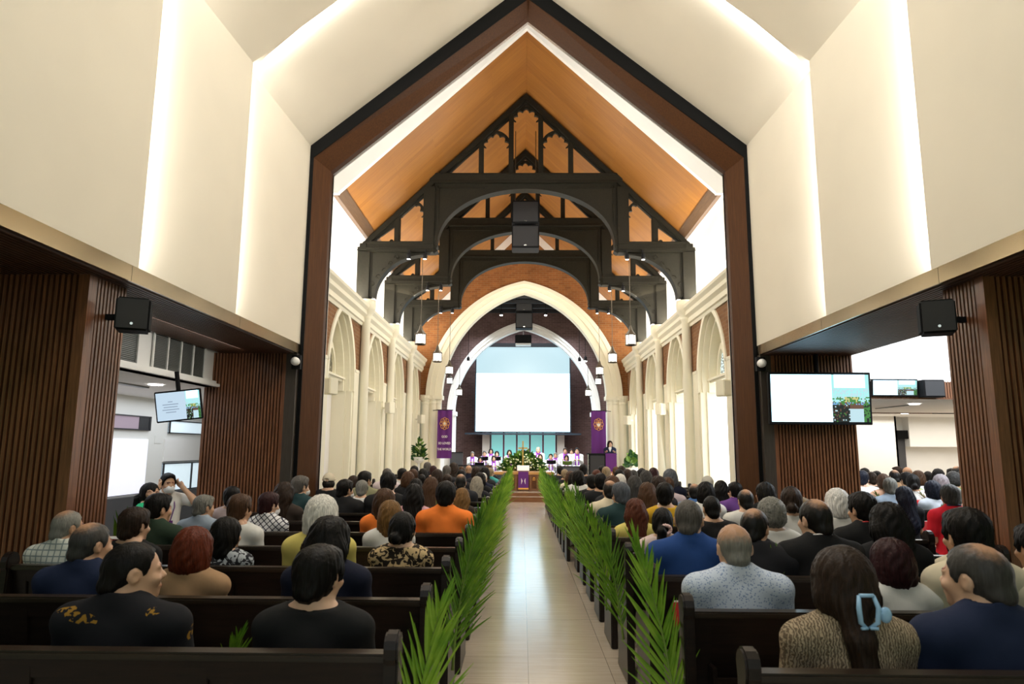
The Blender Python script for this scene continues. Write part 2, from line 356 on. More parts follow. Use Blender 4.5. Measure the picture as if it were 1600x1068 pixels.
# -- nave side walls with arched recesses
BAY = [10.0]+TY+[YC]
def nave_wall(s, n):
    cx = s*XW; br, cm, rec = MB(), MB(), MB()
    centres = [13.13,16.12,19.11,22.1]
    w, z0, rise, wo = .92, 2.95, 1.36, 1.14
    OUT = s*.55
    def flat(mb, poly): mb.prism(poly, cx, cx+s*.06, 'x')
    # brick above 3.25, around the arches
    ztop = 4.45
    for c in centres:
        A = [p for p in gothic(1.0,2.95,1.36,14,c)]
        A = [p for p in A if p[1] >= 3.2]
        a,bb = c-1.495, c+1.495
        L = [(a,3.2)]+A+[(bb,3.2)]
        top = [(a,ztop)]+[(p[0],ztop) for p in A]+[(bb,ztop)]
        br.add([(cx,p[0],p[1]) for p in L]+[(cx,p[0],p[1]) for p in top],[(i,i+1,len(L)+i+1,len(L)+i) for i in range(len(L)-1)])
        # moulded arch: three stepped orders down to the springing, plain jambs to the floor
        for (wi,ww,x_in,x_out) in ((.93,1.04,-.03,.10),(.87,.945,.05,.2),(.79,.885,.16,.36)):
            Ao = [(c-ww,2.75)]+gothic(ww,2.95,1.36+(ww-.9)*1.15,16,c)+[(c+ww,2.75)]
            Ai = [(c-wi,2.75)]+gothic(wi,2.95,1.36+(wi-.9)*1.15,16,c)+[(c+wi,2.75)]
            cm.strip(Ao,Ai,cx+s*x_in,cx+s*x_out,'x')
        for q in (-1,1):
            cm.box(cx,c+q*.88,0,cx+s*.3,c+q*1.04,2.76); cm.box(cx+s*.12,c+q*.84,0,cx+s*.45,c+q*.96,2.76)
            cm.box(cx-s*.02,c+q*.98,0,cx+s*.1,c+q*1.38,3.2); cm.box(cx-s*.03,c+q*.98,3.17,cx+s*.1,c+q*1.38,3.23)
        # recess back: tracery panel with a lancet light over a sill
        rec.box(cx+s*.36,c-.95,3.02,cx+s*.42,c+.95,4.4)
        rec.box(cx+s*.18,c-.86,2.94,cx+s*.42,c+.86,3.04); rec.box(cx+s*.14,c-.9,2.99,cx+s*.42,c+.9,3.03)
        for q in (-1,1):
            Ao = gothic(.36,3.1,.62,10,c+q*.40); Ai = gothic(.27,3.1,.5,10,c+q*.40)
            rec.strip(Ao,Ai,cx+s*.31,cx+s*.37,'x')
        Ao = [(c+.27*cos(t*PI/12),3.93+.27*sin(t*PI/12)) for t in range(25)]; Ai = [(c+.2*cos(t*PI/12),3.93+.2*sin(t*PI/12)) for t in range(25)]
        rec.strip(Ao,Ai,cx+s*.31,cx+s*.37,'x')
    br.box(cx,10.0,3.2,cx+s*.05,11.64,ztop)
    cm.box(cx,10.0,0,cx+s*.1,12.0,3.2)
    o = struct(br.build('wall_nave_'+n,M['brick_side'],fix=False),'brick nave wall with pointed arches, %s'%n,'wall')
    cm.build('arch_mouldings',M['cream'],o); rec.build('tracery',M['cream'],o)
    # leaded lights and what fills the arch below
    for k,c in enumerate(centres):
        b = MB()
        for q in (-1,1):
            b.prism([(c+q*.40-.2,3.12)]+gothic(.2,3.15,.4,8,c+q*.40)+[(c+q*.40+.2,3.12)],cx+s*.345,cx+s*.358,'x')
        b.prism([(c+.16*cos(t*PI/8),3.93+.16*sin(t*PI/8)) for t in range(16)],cx+s*.345,cx+s*.358,'x')
        g = struct(b.build('window_%d'%(k+1 if s<0 else k+5),M['leaded_day'] if s>0 else M['leaded']),'leaded lancet lights in the %s arch %d from the portal'%(n,k+1),'window')
        bl = MB()
        for j in range(4): bl.box(cx+s*.40,c-.84+j*.42,0.02,cx+s*.405,c-.84+(j+1)*.42-.006,2.94)
        bl.build('blind',M['daylit'] if s>0 else M['curtain'],g)
    # upper wall, cornice and attached columns
    up = MB().box(s*3.95,10.0,4.6,s*4.05,YC,7.2).box(s*3.58,10.0,4.4,s*4.05,YC,4.5)
    up = struct(up.build('wall_upper_'+n,M['white']),'white upper nave wall, %s'%n,'wall')
    prof = [(3.60,4.22),(3.55,4.22),(3.53,4.28),(3.50,4.30),(3.50,4.40),(3.44,4.46),(3.44,4.54),(3.39,4.60),(3.38,4.66),(3.98,4.66),(3.98,4.5),(3.6,4.45)]
    b = MB().prism([(s*p[0],p[1]) for p in prof],10.0,YC,'y')
    struct(b.build('cornice_'+n,M['cream']),'cream moulded cornice, %s'%n,'trim')
    for k,y in enumerate(TY):
        b = MB().lathe([(.16,0),(.16,.12),(.13,.2),(.115,.26),(.108,.35),(.098,4.35),(.115,4.38),(.115,4.42),(.11,4.44),(.15,4.5),(.19,4.58),(.2,4.6),(.21,4.68),(.2,4.8),(.1,4.82)],(s*3.485,y,0),20)
        struct(b.build('column_nave_%s_%d'%(n,k+1),M['cream'],smooth=True),'slender cream column %d from the portal, %s wall'%(k+1,n),'column')
m = M['leaded'] = mat('leaded glass',(.10,.09,.07),.2); v = coords(m); vo = N(m,'ShaderNodeTexVoronoi',Scale=14.0); LK(m,v,vo.inputs['Vector']); r = ramp(m,[(.0,(.25,.24,.16)),(.5,(.06,.06,.05))]); LK(m,vo.outputs['Distance'],r.inputs[0]); LK(m,r.outputs[0],BS(m).inputs['Base Color'])
m = M['leaded_day'] = mat('leaded glass with daylight',(.2,.25,.25),.2,0,1.0); v = coords(m); vo = N(m,'ShaderNodeTexVoronoi',Scale=13.0,feature='DISTANCE_TO_EDGE'); LK(m,v,vo.inputs['Vector']); r = ramp(m,[(.08,(.05,.06,.06)),(.16,(.75,.95,1))]); LK(m,vo.outputs['Distance'],r.inputs[0]); LK(m,r.outputs[0],BS(m).inputs['Emission Color'])
nave_wall(-1,'left'); nave_wall(1,'right')
# -- roof: gable wall, boards, eave beams
def roofz(x): return 9.66-.98*abs(x)
b = MB().strip([(-4.1,roofz(3.45)-.05),(-4.1,8.0),(0,11.2),(4.1,8.0),(4.1,roofz(3.45)-.05)],[(-3.45,roofz(3.45)-.07),(-3.45,roofz(3.45)-.05),(0,9.50),(3.45,roofz(3.45)-.05),(3.45,roofz(3.45)-.07)],11.9,12.0)
struct(b.build('wall_gable',M['white']),'white gable wall around the roof opening','wall')
# closing walls between portal and gable wall
b = MB()
for s in (-1,1): b.box(s*4.05,10.0,4.5,s*4.0,12.0,8.3)
b.add([(-4.1,10.0,8.0),(-4.1,12,8.0),(0,12,11.2),(0,10,11.2),(4.1,12,8.0),(4.1,10.0,8.0)],[(0,1,2,3),(3,2,4,5)])
b.strip([(-4.2,6.0),(-4.2,9),(0,11.3),(4.2,9),(4.2,6.0)],[(-3.3,6.0),(-3.3,6.1),(0,8.9),(3.3,6.1),(3.3,6.0)],9.9,9.95)
struct(b.build('ceiling_link',M['white'],fix=False),'white link ceiling behind the portal','ceiling')
for s,n in ((-1,'left'),(1,'right')):
    A = [(0,9.66),(s*3.45,roofz(3.45))]; B = [(0,9.72),(s*3.49,roofz(3.45)+.05)]
    struct(MB().strip(A,B,12.0,YC).build('roof_'+n,M['roof']),'honey timber boarded roof slope, %s'%n,'ceiling')
    c = roofz(3.45)
    struct(MB().prism([(s*3.36,c+.07),(s*3.5,c-.07),(s*3.66,c+.03),(s*3.52,c+.17)],12.0,YC).build('eave_beam_'+n,M['eave']),'dark eave beam, %s'%n,'trim')
    struct(MB().strip([(s*3.55,c+.1),(s*4.0,c+.35)],[(s*3.55,c+.15),(s*4.0,c+.4)],12.0,YC).build('ceiling_eave_'+n,M['white']),None,'ceiling')
# -- chancel arch in its brick wall
def arch_wall(name, y, th, wo, wi, z0, ro, ri, half, ztop, mat_wall, mat_arch, label):
    Ao = gothic(wo,z0,ro,20); top = [(p[0],ztop(p[0])) for p in Ao]
    L = [(-half,z0)]+Ao+[(half,z0)]; T = [(-half,ztop(half))]+top+[(half,ztop(half))]
    b = MB(); b.add([(p[0],y,p[1]) for p in L]+[(p[0],y,p[1]) for p in T],[(i,i+1,len(L)+i+1,len(L)+i) for i in range(len(L)-1)])
    w_ = struct(b.build(name,mat_wall,fix=False),label,'wall')
    b = MB()
    for f0,f1,ya,yb in ((1,.72,-.07,.1),(.74,.40,-.02,.3),(.42,0,.06,th)):
        def mix(f): return gothic(wi+(wo-wi)*f,z0,ri+(ro-ri)*f,24)
        b.strip(mix(f0),mix(f1),y+ya,y+yb)
    b.build('arch_moulding',mat_arch,w_)
    return w_
w1 = arch_wall('wall_chancel_arch',YC,.5,3.40,2.86,3.35,4.12,3.73,4.0,lambda x: min(roofz(x),9.6),M['brick_front'],M['cream'],'orange brick wall over the great pointed chancel arch')
for s in (-1,1):
    b = MB()
    for (cx_,r_) in ((s*3.42,.17),(s*3.15,.14),(s*2.98,.11)):
        b.lathe([(r_*1.25,0),(r_*1.25,.3),(r_,.4),(r_*.97,3.1),(r_*1.15,3.16),(r_*1.05,3.2),(r_*1.5,3.32),(r_*1.55,3.4)],(cx_,YC+.12,0),16)
    b.box(s*2.9,YC+.1,0,s*3.75,YC+.5,3.36).box(s*2.82,YC-.08,3.28,s*3.7,YC+.5,3.42)
    struct(b.build('arch_pier_'+('left' if s<0 else 'right'),M['cream']),'clustered cream pier of the chancel arch','column')
    # white verge under the roof slope against the brick
    c = [(s*.0,roofz(0)-.02),(s*3.4,roofz(3.4)-.02)]; d = [(0,roofz(0)-.34),(s*3.4,roofz(3.4)-.34)]
    struct(MB().strip(c,d,YC-.07,YC-.005).build('trim_verge_'+('left' if s<0 else 'right'),M['white']),None,'trim')
b = MB()
for s in (-1,1): b.box(s*3.62,YC+.4,0,s*3.7,27.5,8)
struct(b.build('wall_chancel',M['white']),'white chancel side walls','wall')
struct(MB().box(-3.8,YC+.02,8.1,3.8,31,8.2).build('ceiling_chancel',M['ceil_dark']),'dark chancel ceiling','ceiling')
b = MB()
for k in range(4): b.box(-3.6,24.2+k*.9,7.0,3.6,24.3+k*.9,7.14)
for k in range(5): b.box(-2.4+k*1.2,YC+.5,7.2,-2.3+k*1.2,27.4,7.3)
b.box(-3.6,YC+.5,7.45,3.6,27.4,7.5)
struct(b.build('ceiling_joists',M['ceil_dark']),'dark joists over the chancel','ceiling')
for s in (-1,1):
    struct(MB().add([(s*3.5,24.0,4.2),(s*2.5,24.0,6.2),(s*2.5,27.4,6.2),(s*3.5,27.4,4.2)],[(0,1,2,3)]).build('ceiling_slope_'+('left' if s<0 else 'right'),M['ceil_dark']),None,'ceiling')
w2 = arch_wall('wall_inner_arch',27.5,.4,3.08,2.78,3.0,3.76,3.43,3.7,lambda x: 8.0,M['brick_dark'],M['white'],'brown brick wall with the inner pointed arch')
b = MB()
for s in (-1,1): b.box(s*2.75,27.45,0,s*3.7,27.95,3.02).box(s*2.70,27.4,2.9,s*3.7,27.95,3.06)
struct(b.build('inner_arch_piers',M['white']),'white piers under the inner arch','column')
struct(MB().box(-3.7,30.4,0,3.7,30.5,8.1).build('wall_back',M['brick_dark']),'brown brick end wall of the sanctuary','wall')
b = MB()
for s in (-1,1): b.box(s*3.2,27.9,0,s*3.3,30.5,8.1)
struct(b.build('wall_sanctuary',M['brick_dark']),'brick side walls of the sanctuary','wall')
# -- platform and steps
struct(MB().box(-3.5,21.3,0,3.5,31,.15).box(-3.5,21.62,.1,3.5,31,.26).build('platform_floor',M['oakd']),'brown timber chancel steps and platform','floor')
struct(MB().box(-3.5,21.29,.145,3.5,21.61,.152).box(-3.5,21.615,.255,3.5,24.6,.262).build('platform_tiles',M['floor']),'pale tiles on the chancel steps','floor')
# -- side room on the left
b = MB().box(-6.6,3,0,-6.5,15,2.5).box(-6.6,15,0,-3.7,15.1,2.5).box(-6.6,3,2.42,-4.3,15,2.5)
struct(b.build('wall_side_room',M['white']),'white walls and ceiling of the left side room','wall')
struct(MB().box(-6.5,3,0,-6.44,15,.79).build('baseboard_side_room',M['grey']),'dark wainscot under the side room windows','baseboard')
struct(MB().box(-4.46,3,2.45,-4.36,9.62,2.95).box(-4.46,3,2.42,-4.25,9.62,2.46).build('wall_bulkhead',M['white']),'white bulkhead with air grilles over the side room','wall')
for i,(y0,y1) in enumerate(((6.4,7.45),(7.75,9.05))):
    t = thing('air_vent','louvred grey air grille in the white bulkhead, '+('beside the black wall loudspeaker' if i==0 else 'wider one above the tilted television'),'vent',(-4.35,(y0+y1)/2,2.71),0,'louvred air grilles')
    b = MB(); L = (y1-y0)/2
    for z in (-.22,.2): b.box(0,-L,z,.02,L,z+.02)
    for k in range(5 if i else 3):
        y = -L+k*(2*L-.02)/(4 if i else 2); b.box(0,y,-.22,.022,y+.02,.22)
    b.build('frame',M['white'],t)
    b = MB().box(-.002,-L,-.22,.002,L,.22)
    for k in range(20): b.add([(.003,-L,-.2+k*.02),(.014,-L,-.19+k*.02),(.014,L,-.19+k*.02),(.003,L,-.2+k*.02)],[(0,1,2,3)])
    b.build('louvre',M['duct'],t,fix=False)
WIN = [(9.2,11.76,1.87,2.11,'pinkpane'),(12.4,14.6,1.84,2.08,'glass_day'),(8.6,11.75,.82,1.72,'curtain'),(12.3,14.8,1.33,1.74,'curtain'),(12.3,14.8,.80,1.31,'glass_day')]
for i,(y0,y1,z0,z1,mm) in enumerate(WIN):
    fm = M['dark_glass']; b = MB()
    if mm != 'curtain':
        b.box(-6.5,y0,z0,-6.46,y0+.03,z1).box(-6.5,y1-.05,z0,-6.46,y1,z1).box(-6.5,y0,z0,-6.46,y1,z0+.02).box(-6.5,y0,z1-.02,-6.46,y1,z1)
        if i == 0: b.box(-6.5,y1-.35,z0,-6.47,y1,z1)
        if i == 4: b.box(-6.5,13.35,z0,-6.46,13.39,z1)
    else: b.box(-6.48,y0,z0,-6.47,y1,z0+.01)
    o = struct(b.build('window_%d'%(i+9),fm),'side room window','window')
    MB().box(-6.498,y0,z0,-6.48,y1,z1).build('pane' if mm!='curtain' else 'roller_blind',M['blind_lit'] if mm=='curtain' and i==2 else M[mm],o)
struct(MB().box(-6.5,11.98,1.66,-6.49,12.2,1.8).build('trim_1',M['white']),None,'trim')
# -- wing on the right
b = MB().box(5.0,11.3,2.46,14,11.4,4.3).box(4.5,3,4.2,14,11.4,4.3).box(4.46,3,2.93,4.56,9.3,4.3).box(14,3,0,14.1,20,4.3)
b.box(5,11.3,2.46,14,15.7,2.52).box(5,15.7,2.52,15,19.6,2.56).box(4.6,18.5,0,9.93,18.6,2.52).box(10.48,19.3,0,16,19.4,2.52).box(10.48,18.9,1.72,16,19.3,2.52)
b.box(4.45,9.96,0,4.6,18.6,4.3).box(9.88,18.5,0,9.93,19.4,2.52).box(9.93,19.2,1.9,10.5,19.4,2.52)
b.add([(5.7,11.29,2.72),(9.5,11.29,3.25),(9.5,11.2,2.72)],[(0,1,2)])
struct(b.build('wall_wing',M['white']),'white walls and ceilings of the right wing','wall')
b = MB(); slats(b,5.3,9.5,11.29,2.46,2.73,'x',.042,.028,.03); b.box(5.3,11.27,2.44,9.5,11.3,2.47)
o = struct(b.build('beam_1',M['slat']),'slatted timber fascia across the right wing','beam'); MB().box(5.3,11.28,2.46,9.5,11.3,2.73).build('backing',M['slat_dark'],o)
b = MB(); slats(b,7.2,9.25,15.69,2.44,2.6,'x',.06,.04,.03)
o = struct(b.build('beam_2',M['slat']),'second slatted timber fascia, further into the right wing','beam'); MB().box(7.2,15.68,2.44,11.5,15.7,2.61).build('backing',M['slat_dark'],o)
struct(MB().box(9.92,18.95,1.93,10.9,19.25,2.16).build('trim_2',M['black']),'black door header','trim')
o = struct(MB().box(9.93,19.15,0,10.48,19.2,1.93).build('door_1',M['grey']),'black door in the right wing','door'); MB().box(10.2,19.12,1.62,10.24,19.15,1.66).build('door_viewer',M['chrome'],o)
MB().box(9.95,19.13,1.32,10.2,19.15,1.36).build('door_plate',M['brass'],o)
# outer closing walls
b = MB().box(-14,-4,0,-13.9,32,5).box(-14,20,0,-4.1,20.1,5)
struct(b.build('wall_outer',M['white']),None,'wall')
# ================================================================== roof trusses
def cusped(x0, x1, z_spring, apex, roof, n=5):
    # (outer polyline along the rafter, scalloped inner polyline) for a traceried bay
    cx = (x0+x1)/2; h = (x1-x0)/2; A, B = [], []
    base = gothic(h, z_spring, apex-z_spring, 20, cx)
    m = len(base)
    for i,(x,z) in enumerate(base):
        t = i/(m-1); sc = abs(sin(t*PI*n))
        r = .07*(1-sc)
        dx, dz = cx-x, z_spring-z
        L = math.hypot(dx,dz) or 1
        B.append((x+dx/L*(r-.012), z+dz/L*(r-.012)))
        A.append((max(min(x-dx/L*.05,x1),x0), min(max(roof(x)+.02,z+.02), z-dz/L*.05+.02)))
    return A, B
def make_truss(y, label):
    root = thing('roof_truss',label,'roof truss',(0,y,0),0,'dark hammer beam trusses')
    R = lambda x: 9.62-.98*abs(x)
    # parts
    t = .12
    b = MB(); b.strip([(-3.62,R(3.62)),(0,9.62),(3.62,R(3.62))],[(-3.54,R(3.62)-.08),(0,9.45),(3.54,R(3.62)-.08)],-t,t)
    b.strip([(-3.5,R(3.5)-.12),(0,9.46),(3.5,R(3.5)-.12)],[(-3.46,R(3.5)-.15),(0,9.40),(3.46,R(3.5)-.15)],-.06,.06)
    b.build('rafter',M['truss'],root,bevel=.012)
    b = MB().box(-2.15,-.14,7.50,2.15,.14,7.68).box(-2.05,-.16,7.46,2.05,.16,7.5).box(-2.15,-.16,7.655,2.15,.16,7.685)
    b.build('collar_beam',M['truss'],root,bevel=.01)
    E = [(-2.03*cos(i*PI/36), 6.02+1.35*sin(i*PI/36)**.9) for i in range(37)]
    b = MB().strip([(p[0],7.47) for p in E],E,-.09,.09)
    b.build('arched_brace',M['carve'],root)
    b = MB(); Eo = [(p[0]*1.0,p[1]) for p in E]; Ei = [(p[0]*.965,p[1]-.05 if 0<i<36 else p[1]) for i,p in enumerate(E)]; b.strip(Eo,Ei,-.13,.13)
    for s in (-1,1):
        b.box(s*1.88,-.11,7.35,s*1.98,.11,7.4); b.box(s*1.94,-.11,6.3,s*1.97,.11,7.4); b.bar((s*1.9,-.1,7.36),(s*.9,-.1,7.36),.02,.03)
    b.build('brace_moulding',M['truss'],root)
    for s in (-1,1):
        b = MB().box(s*2.02,-.13,6.05,s*2.28,.13,R(2.28)); b.build('hammer_post',M['truss'],root,bevel=.012)
        b = MB().box(s*2.02,-.15,5.86,s*3.66,.15,6.06).box(s*2.02,-.17,6.04,s*3.56,.17,6.1).box(s*2.05,-.17,5.92,s*3.7,.17,5.97).prism([(s*3.5,6.08),(s*3.72,5.9),(s*3.5,5.9)],-.17,.17)
        b.prism([(s*2.02,6.1),(s*1.94,6.02),(s*1.98,5.94),(s*1.93,5.9),(s*2.02,5.84)],-.12,.12)
        b.build('hammer_beam',M['truss'],root,bevel=.01)
        b = MB(); A = [(s*(3.33-1.12*(1-cos(i*PI/32))), 4.86+.98*sin(i*PI/32)) for i in range(17)]
        b.strip([(s*3.48,p[1]) if i<8 else (p[0]-s*0 if i==16 else s*(3.48-(i-8)/8*1.27),5.88) for i,p in enumerate(A)],A,-.08,.08)
        k = b.build('bracket',M['carve'],root)
        # carved leaf scrolls on the bracket's face
        c = MB()
        for q in range(5):
            px, pz = s*(3.36-q*.13), 5.15+q*.15
            c.tube([(px+s*.06*cos(a*.9)*(1-a/9), -.085, pz+.07*sin(a*.9)*(1-a/9)) for a in range(8)],.012,5)
        c.build('carved_scroll',M['carve'],k)
        b = MB().box(s*3.42,-.15,4.82,s*3.7,.15,5.9).box(s*3.38,-.1,4.86,s*3.44,.1,5.88); b.build('wall_post',M['truss'],root,bevel=.012)
        E2 = [(s*(3.33-1.12*(1-cos(i*PI/32))), 4.86+.98*sin(i*PI/32)) for i in range(17)]
        b = MB().strip(E2,[(p[0]+s*.0-s*.035*sin(1.2),p[1]-.03) for p in E2],-.12,.12); b.build('bracket_moulding',M['truss'],root)
        for x in (.335,1.01):
            b = MB().box(s*(x-.055),-.08,7.67,s*(x+.055),.08,R(x+.05)-.1); b.build('queen_post',M['truss'],root,bevel=.01)
        b = MB().box(s*2.80,-.08,6.08,s*2.92,.08,R(2.9)-.1); b.build('side_post',M['truss'],root,bevel=.01)
        A,B = cusped(.385,.96,8.34,8.68,lambda x: R(x)-.1); b = MB().strip([(s*p[0],p[1]) for p in A],[(s*p[0],p[1]) for p in B],-.035,.035)
        # pierced trefoil corner is left open above the arch
        b.build('cusped_tracery',M['truss'],root)
        A,B = cusped(2.275,2.805,6.70,7.04,lambda x: R(x)-.1); b = MB().strip([(s*p[0],p[1]) for p in A],[(s*p[0],p[1]) for p in B],-.035,.035)
        b.build('cusped_tracery',M['truss'],root)
        b = MB(); 
        for (px,pz,r) in ((3.30,6.32,.07),(3.12,6.5,.06),(2.98,6.18,.05),(3.38,6.12,.05)):
            b.lathe([(r,-.03),(r,.03)],(0,0,0),12)
            for i in range(len(b.v)-24,len(b.v)):
                q = b.v[i]; b.v[i] = (s*px+q[0],q[2],pz-.05+q[1])
        b.strip([(s*2.92,R(2.92)-.1),(s*3.2,R(3.2)-.1),(s*3.45,R(3.45)-.08)],[(s*2.92,R(2.92)-.28),(s*3.2,R(3.2)-.22),(s*3.42,R(3.45)-.1)],-.035,.035)
        b.build('trefoil_tracery',M['truss'],root)
    A,B = cusped(-.285,.285,8.97,9.27,lambda x: R(x)-.12); MB().strip(A,B,-.035,.035).build('cusped_tracery',M['truss'],root)
    return root
tr = make_truss(TY[0],'dark carved hammer beam truss nearest the portal')
dup(tr,(0,TY[1],0),0,'dark carved hammer beam truss, middle one of the three')
dup(tr,(0,TY[2],0),0,'dark carved hammer beam truss nearest the chancel arch')
# track spotlights on the hammer beams
for k,y in enumerate(TY):
    for s in (-1,1):
        for j,x in enumerate((2.55,2.2)):
            t = thing('spotlight','small black spotlight on the %s hammer beam, %s truss, %s'%('left' if s<0 else 'right',('first','middle','last')[k],'outer one' if j==0 else 'inner one'),'spotlight',(s*x,y-.2,5.80),0,'spotlights on the hammer beams')
            MB().box(-.015,0,-.02,.015,.06,.1).build('bracket',M['speaker'],t)
            MB().lathe([(.03,-.07),(.045,-.06),(.045,.05),(.02,.07)],(0,-.04,-.06),12).build('housing',M['speaker'],t,smooth=True)
            MB().lathe([(.036,-.002),(.036,.0)],(0,-.04,-.131),12).build('lens',M['bulb'],t)
# pendant lanterns
def lantern(x,y,z,top,label):
    t = thing('pendant_lantern',label,'lantern',(x,y,z),0,'hexagonal pendant lanterns')
    MB().tube([(0,0,.17),(0,0,top-z)],.008,6).build('rod',M['iron'],t)
    b = MB().lathe([(.125,.10),(.125,.125),(.10,.14),(.05,.21),(.035,.27),(.03,.29),(.02,.30)],(0,0,-.05),6).lathe([(.02,.24),(.025,.28),(.02,.32)],(0,0,-.05),8); b.build('cap',M['iron'],t)
    b = MB()
    for k in range(6):
        a = k*PI/3; b.bar((.112*cos(a),.112*sin(a),-.15),(.112*cos(a),.112*sin(a),.06),.014)
    b.lathe([(.122,-.17),(.122,-.145),(.10,-.145),(.10,-.17)],(0,0,0),6); b.build('cage',M['iron'],t)
    MB().lathe([(.102,-.15),(.102,.05)],(0,0,0),6).build('glass',M['lamp'],t)
for k,(y,top) in enumerate(zip(TY,(5.86,5.86,5.86))):
    for s in (-1,1):
        lantern(s*2.28,y,3.99,top,'bronze pendant lantern, %s row, %s from the portal'%('left' if s<0 else 'right',('first','second','third')[k]))
for s in (-1,1):
    sd = 'left' if s<0 else 'right'
    lantern(s*2.84,26,4.2,8.1,'white glowing lantern inside the chancel, %s side, the higher one'%sd)
    lantern(s*2.55,27,3.84,8.1,'white glowing lantern inside the chancel, %s side, the lower one'%sd)
# loudspeaker clusters and projector on the centre line
def cluster(y, z0, z1, w, top, label):
    t = thing('loudspeaker_cluster',label,'loudspeaker',(0,y,0)); h = (z1-z0)/2
    for j in (0,1):
        a = z0+j*h+.02; c = a+h-.04
        bx = MB().box(-w/2,-.22,a,w/2,.25,c).build('cabinet',M['speaker'],t,bevel=.015)
        g = MB().box(-w/2+.03,-.235,a+.04,w/2-.03,-.22,c-.04).build('grille',M['grille'],bx)
        MB().box(-.03,-.245,a+.05,.03,-.235,a+.07).build('badge',M['chrome'],bx)
    for s in (-1,1): MB().tube([(s*w*.38,0,z1-.04),(s*w*.38,0,top)],.012,6).build('hanging_rod',M['iron'],t)
cluster(16.0,6.33,7.55,.66,9.6,'large black loudspeaker cluster hanging between first and middle truss')
cluster(25.5,6.06,7.35,.64,8.1,'black loudspeaker cluster hanging inside the chancel arch')
t = thing('projector','dark caged projector with pale underside hanging under the inner arch','projector',(-.02,28.2,5.95)); MB().box(-.34,-.2,-.02,.34,.25,.34).build('cage',M['speaker'],t,bevel=.02); MB().box(-.32,-.22,-.10,.32,.2,-.02).build('body',M['white'],t,bevel=.01); MB().lathe([(.07,0),(.07,.02)],(0,-.2,0),14).build('lens',M['speaker'],t); MB().tube([(0,0,.1),(0,0,2.1)],.02,8).build('mount_pole',M['iron'],t)
for i,(x,y,z) in enumerate(((-.85,25.0,6.52),(.80,25.0,6.52),(2.2,26.8,5.0),(-2.2,26.8,5.0),(2.45,26.9,5.05))):
    t = thing('downlight','small lit spotlight in the dark chancel roof, '+('left of the loudspeakers','right of the loudspeakers','low on the right, inner one','low on the left','low on the right, outer one')[i],'spotlight',(x,y,z),0,'chancel spotlights')
    MB().lathe([(.05,0),(.06,.14),(.02,.2)],(0,0,0),12).build('housing',M['speaker'],t); MB().ell((0,0,0),(.055,.055,.03)).build('lens',M['bulb'],t)
    MB().tube([(0,0,.18),(0,0,1.2 if y<26 else 3.1)],.01,6).build('stem',M['speaker'],t)
# ================================================================== pews and palm fronds
def ordinal(n): return ('first second third fourth fifth sixth seventh eighth ninth tenth eleventh twelfth thirteenth fourteenth fifteenth sixteenth seventeenth eighteenth nineteenth twentieth'.split())[n]
_pew = {}
def pew_meshes(W):
    if W in _pew: return _pew[W]
    d = {}
    def fin(mb, name, m, bevel=.004):
        me = mb.mesh(name); bm = bmesh.new(); bm.from_mesh(me); bmesh.ops.recalc_face_normals(bm, faces=bm.faces)
        if bevel: bmesh.ops.bevel(bm, geom=[e for e in bm.edges if e.calc_face_angle(0)>.6], offset=bevel, segments=2, affect='EDGES', clamp_overlap=True)
        bm.to_mesh(me); bm.free(); me.materials.append(m); return me
    d['seat'] = fin(MB().prism([(.07,.345),(.48,.36),(.50,.375),(.48,.39),(.07,.375)],.05,W-.05,'x').box(.05,.42,.26,W-.05,.45,.36),'seat',M['pew'])
    b = MB().prism([(.075,.34),(.10,.34),(.035,.85),(.008,.85)],.05,W-.05,'x')
    n = 4
    for k in range(n+1):
        x = .05+(W-.1-.09)*k/n; b.prism([(.058,.40),(.075,.40),(.012,.84),(-.004,.84)],x,x+.09,'x')
    b.prism([(.054,.42),(.072,.42),(.06,.50),(.044,.50)],.05,W-.05,'x').prism([(.008,.77),(.024,.77),(.012,.845),(-.006,.845)],.05,W-.05,'x')
    d['backrest'] = fin(b,'backrest',M['pew'],.003)
    d['top_rail'] = fin(MB().box(.04,-.028,.842,W-.04,.05,.872),'top_rail',M['pew_cap'],.008)
    prof = [(-.05,0),(-.055,.60),(-.045,.84),(-.055,.86)]+[(.003+.058*cos(a),.895+.055*sin(a)) for a in (PI,2.6,2.1,1.57,1.05,.5,0)]+[(.05,.84),(.075,.62),(.12,.585),(.36,.60),(.43,.585),(.455,.54),(.43,.46),(.40,.30),(.42,.08),(.46,0)]
    d['end_panel'] = fin(MB().prism(prof,0,.052,'x'),'end_panel',M['pew'],.008)
    d['book_rack'] = fin(MB().box(.12,-.06,.52,W-.12,.04,.535).box(.12,-.065,.52,W-.12,-.052,.60).box(.12,-.06,.52,.14,.05,.64).box(W-.14,-.06,.52,W-.12,.05,.64),'book_rack',M['pew'],.003)
    _pew[W] = d; return d
def pew(x0, x1, y, label, group):
    W = round(x1-x0,3); d = pew_meshes(W)
    t = thing('pew',label,'pew',(x0,y,0),0,group)
    for n in ('seat','backrest','top_rail','book_rack'): obj(n,d[n],None,t)
    a = obj('end_panel',d['end_panel'],None,t); a2 = obj('end_panel',d['end_panel'],None,t); a2.location.x = W-.052
    return t
ROW = {'L':[2.6+.88*k for k in range(20)],'R':[2.43+.87*k for k in range(20)],'W':[7.0+.95*k for k in range(9)]}
for k,y in enumerate(ROW['L']):
    o = 3.28 if k<8 else 2.93 if k==8 else 3.28
    pew(-o,-.51,y,'dark timber pew left of the aisle, %s one from the camera'%ordinal(k),'pews left of the aisle')
for k,y in enumerate(ROW['R']):
    i = .66 if k<9 else .58
    o = 3.34 if k<8 else 2.93 if k==8 else 3.26
    pew(i,o,y,'dark timber pew right of the aisle, %s one from the camera'%ordinal(k),'pews right of the aisle')
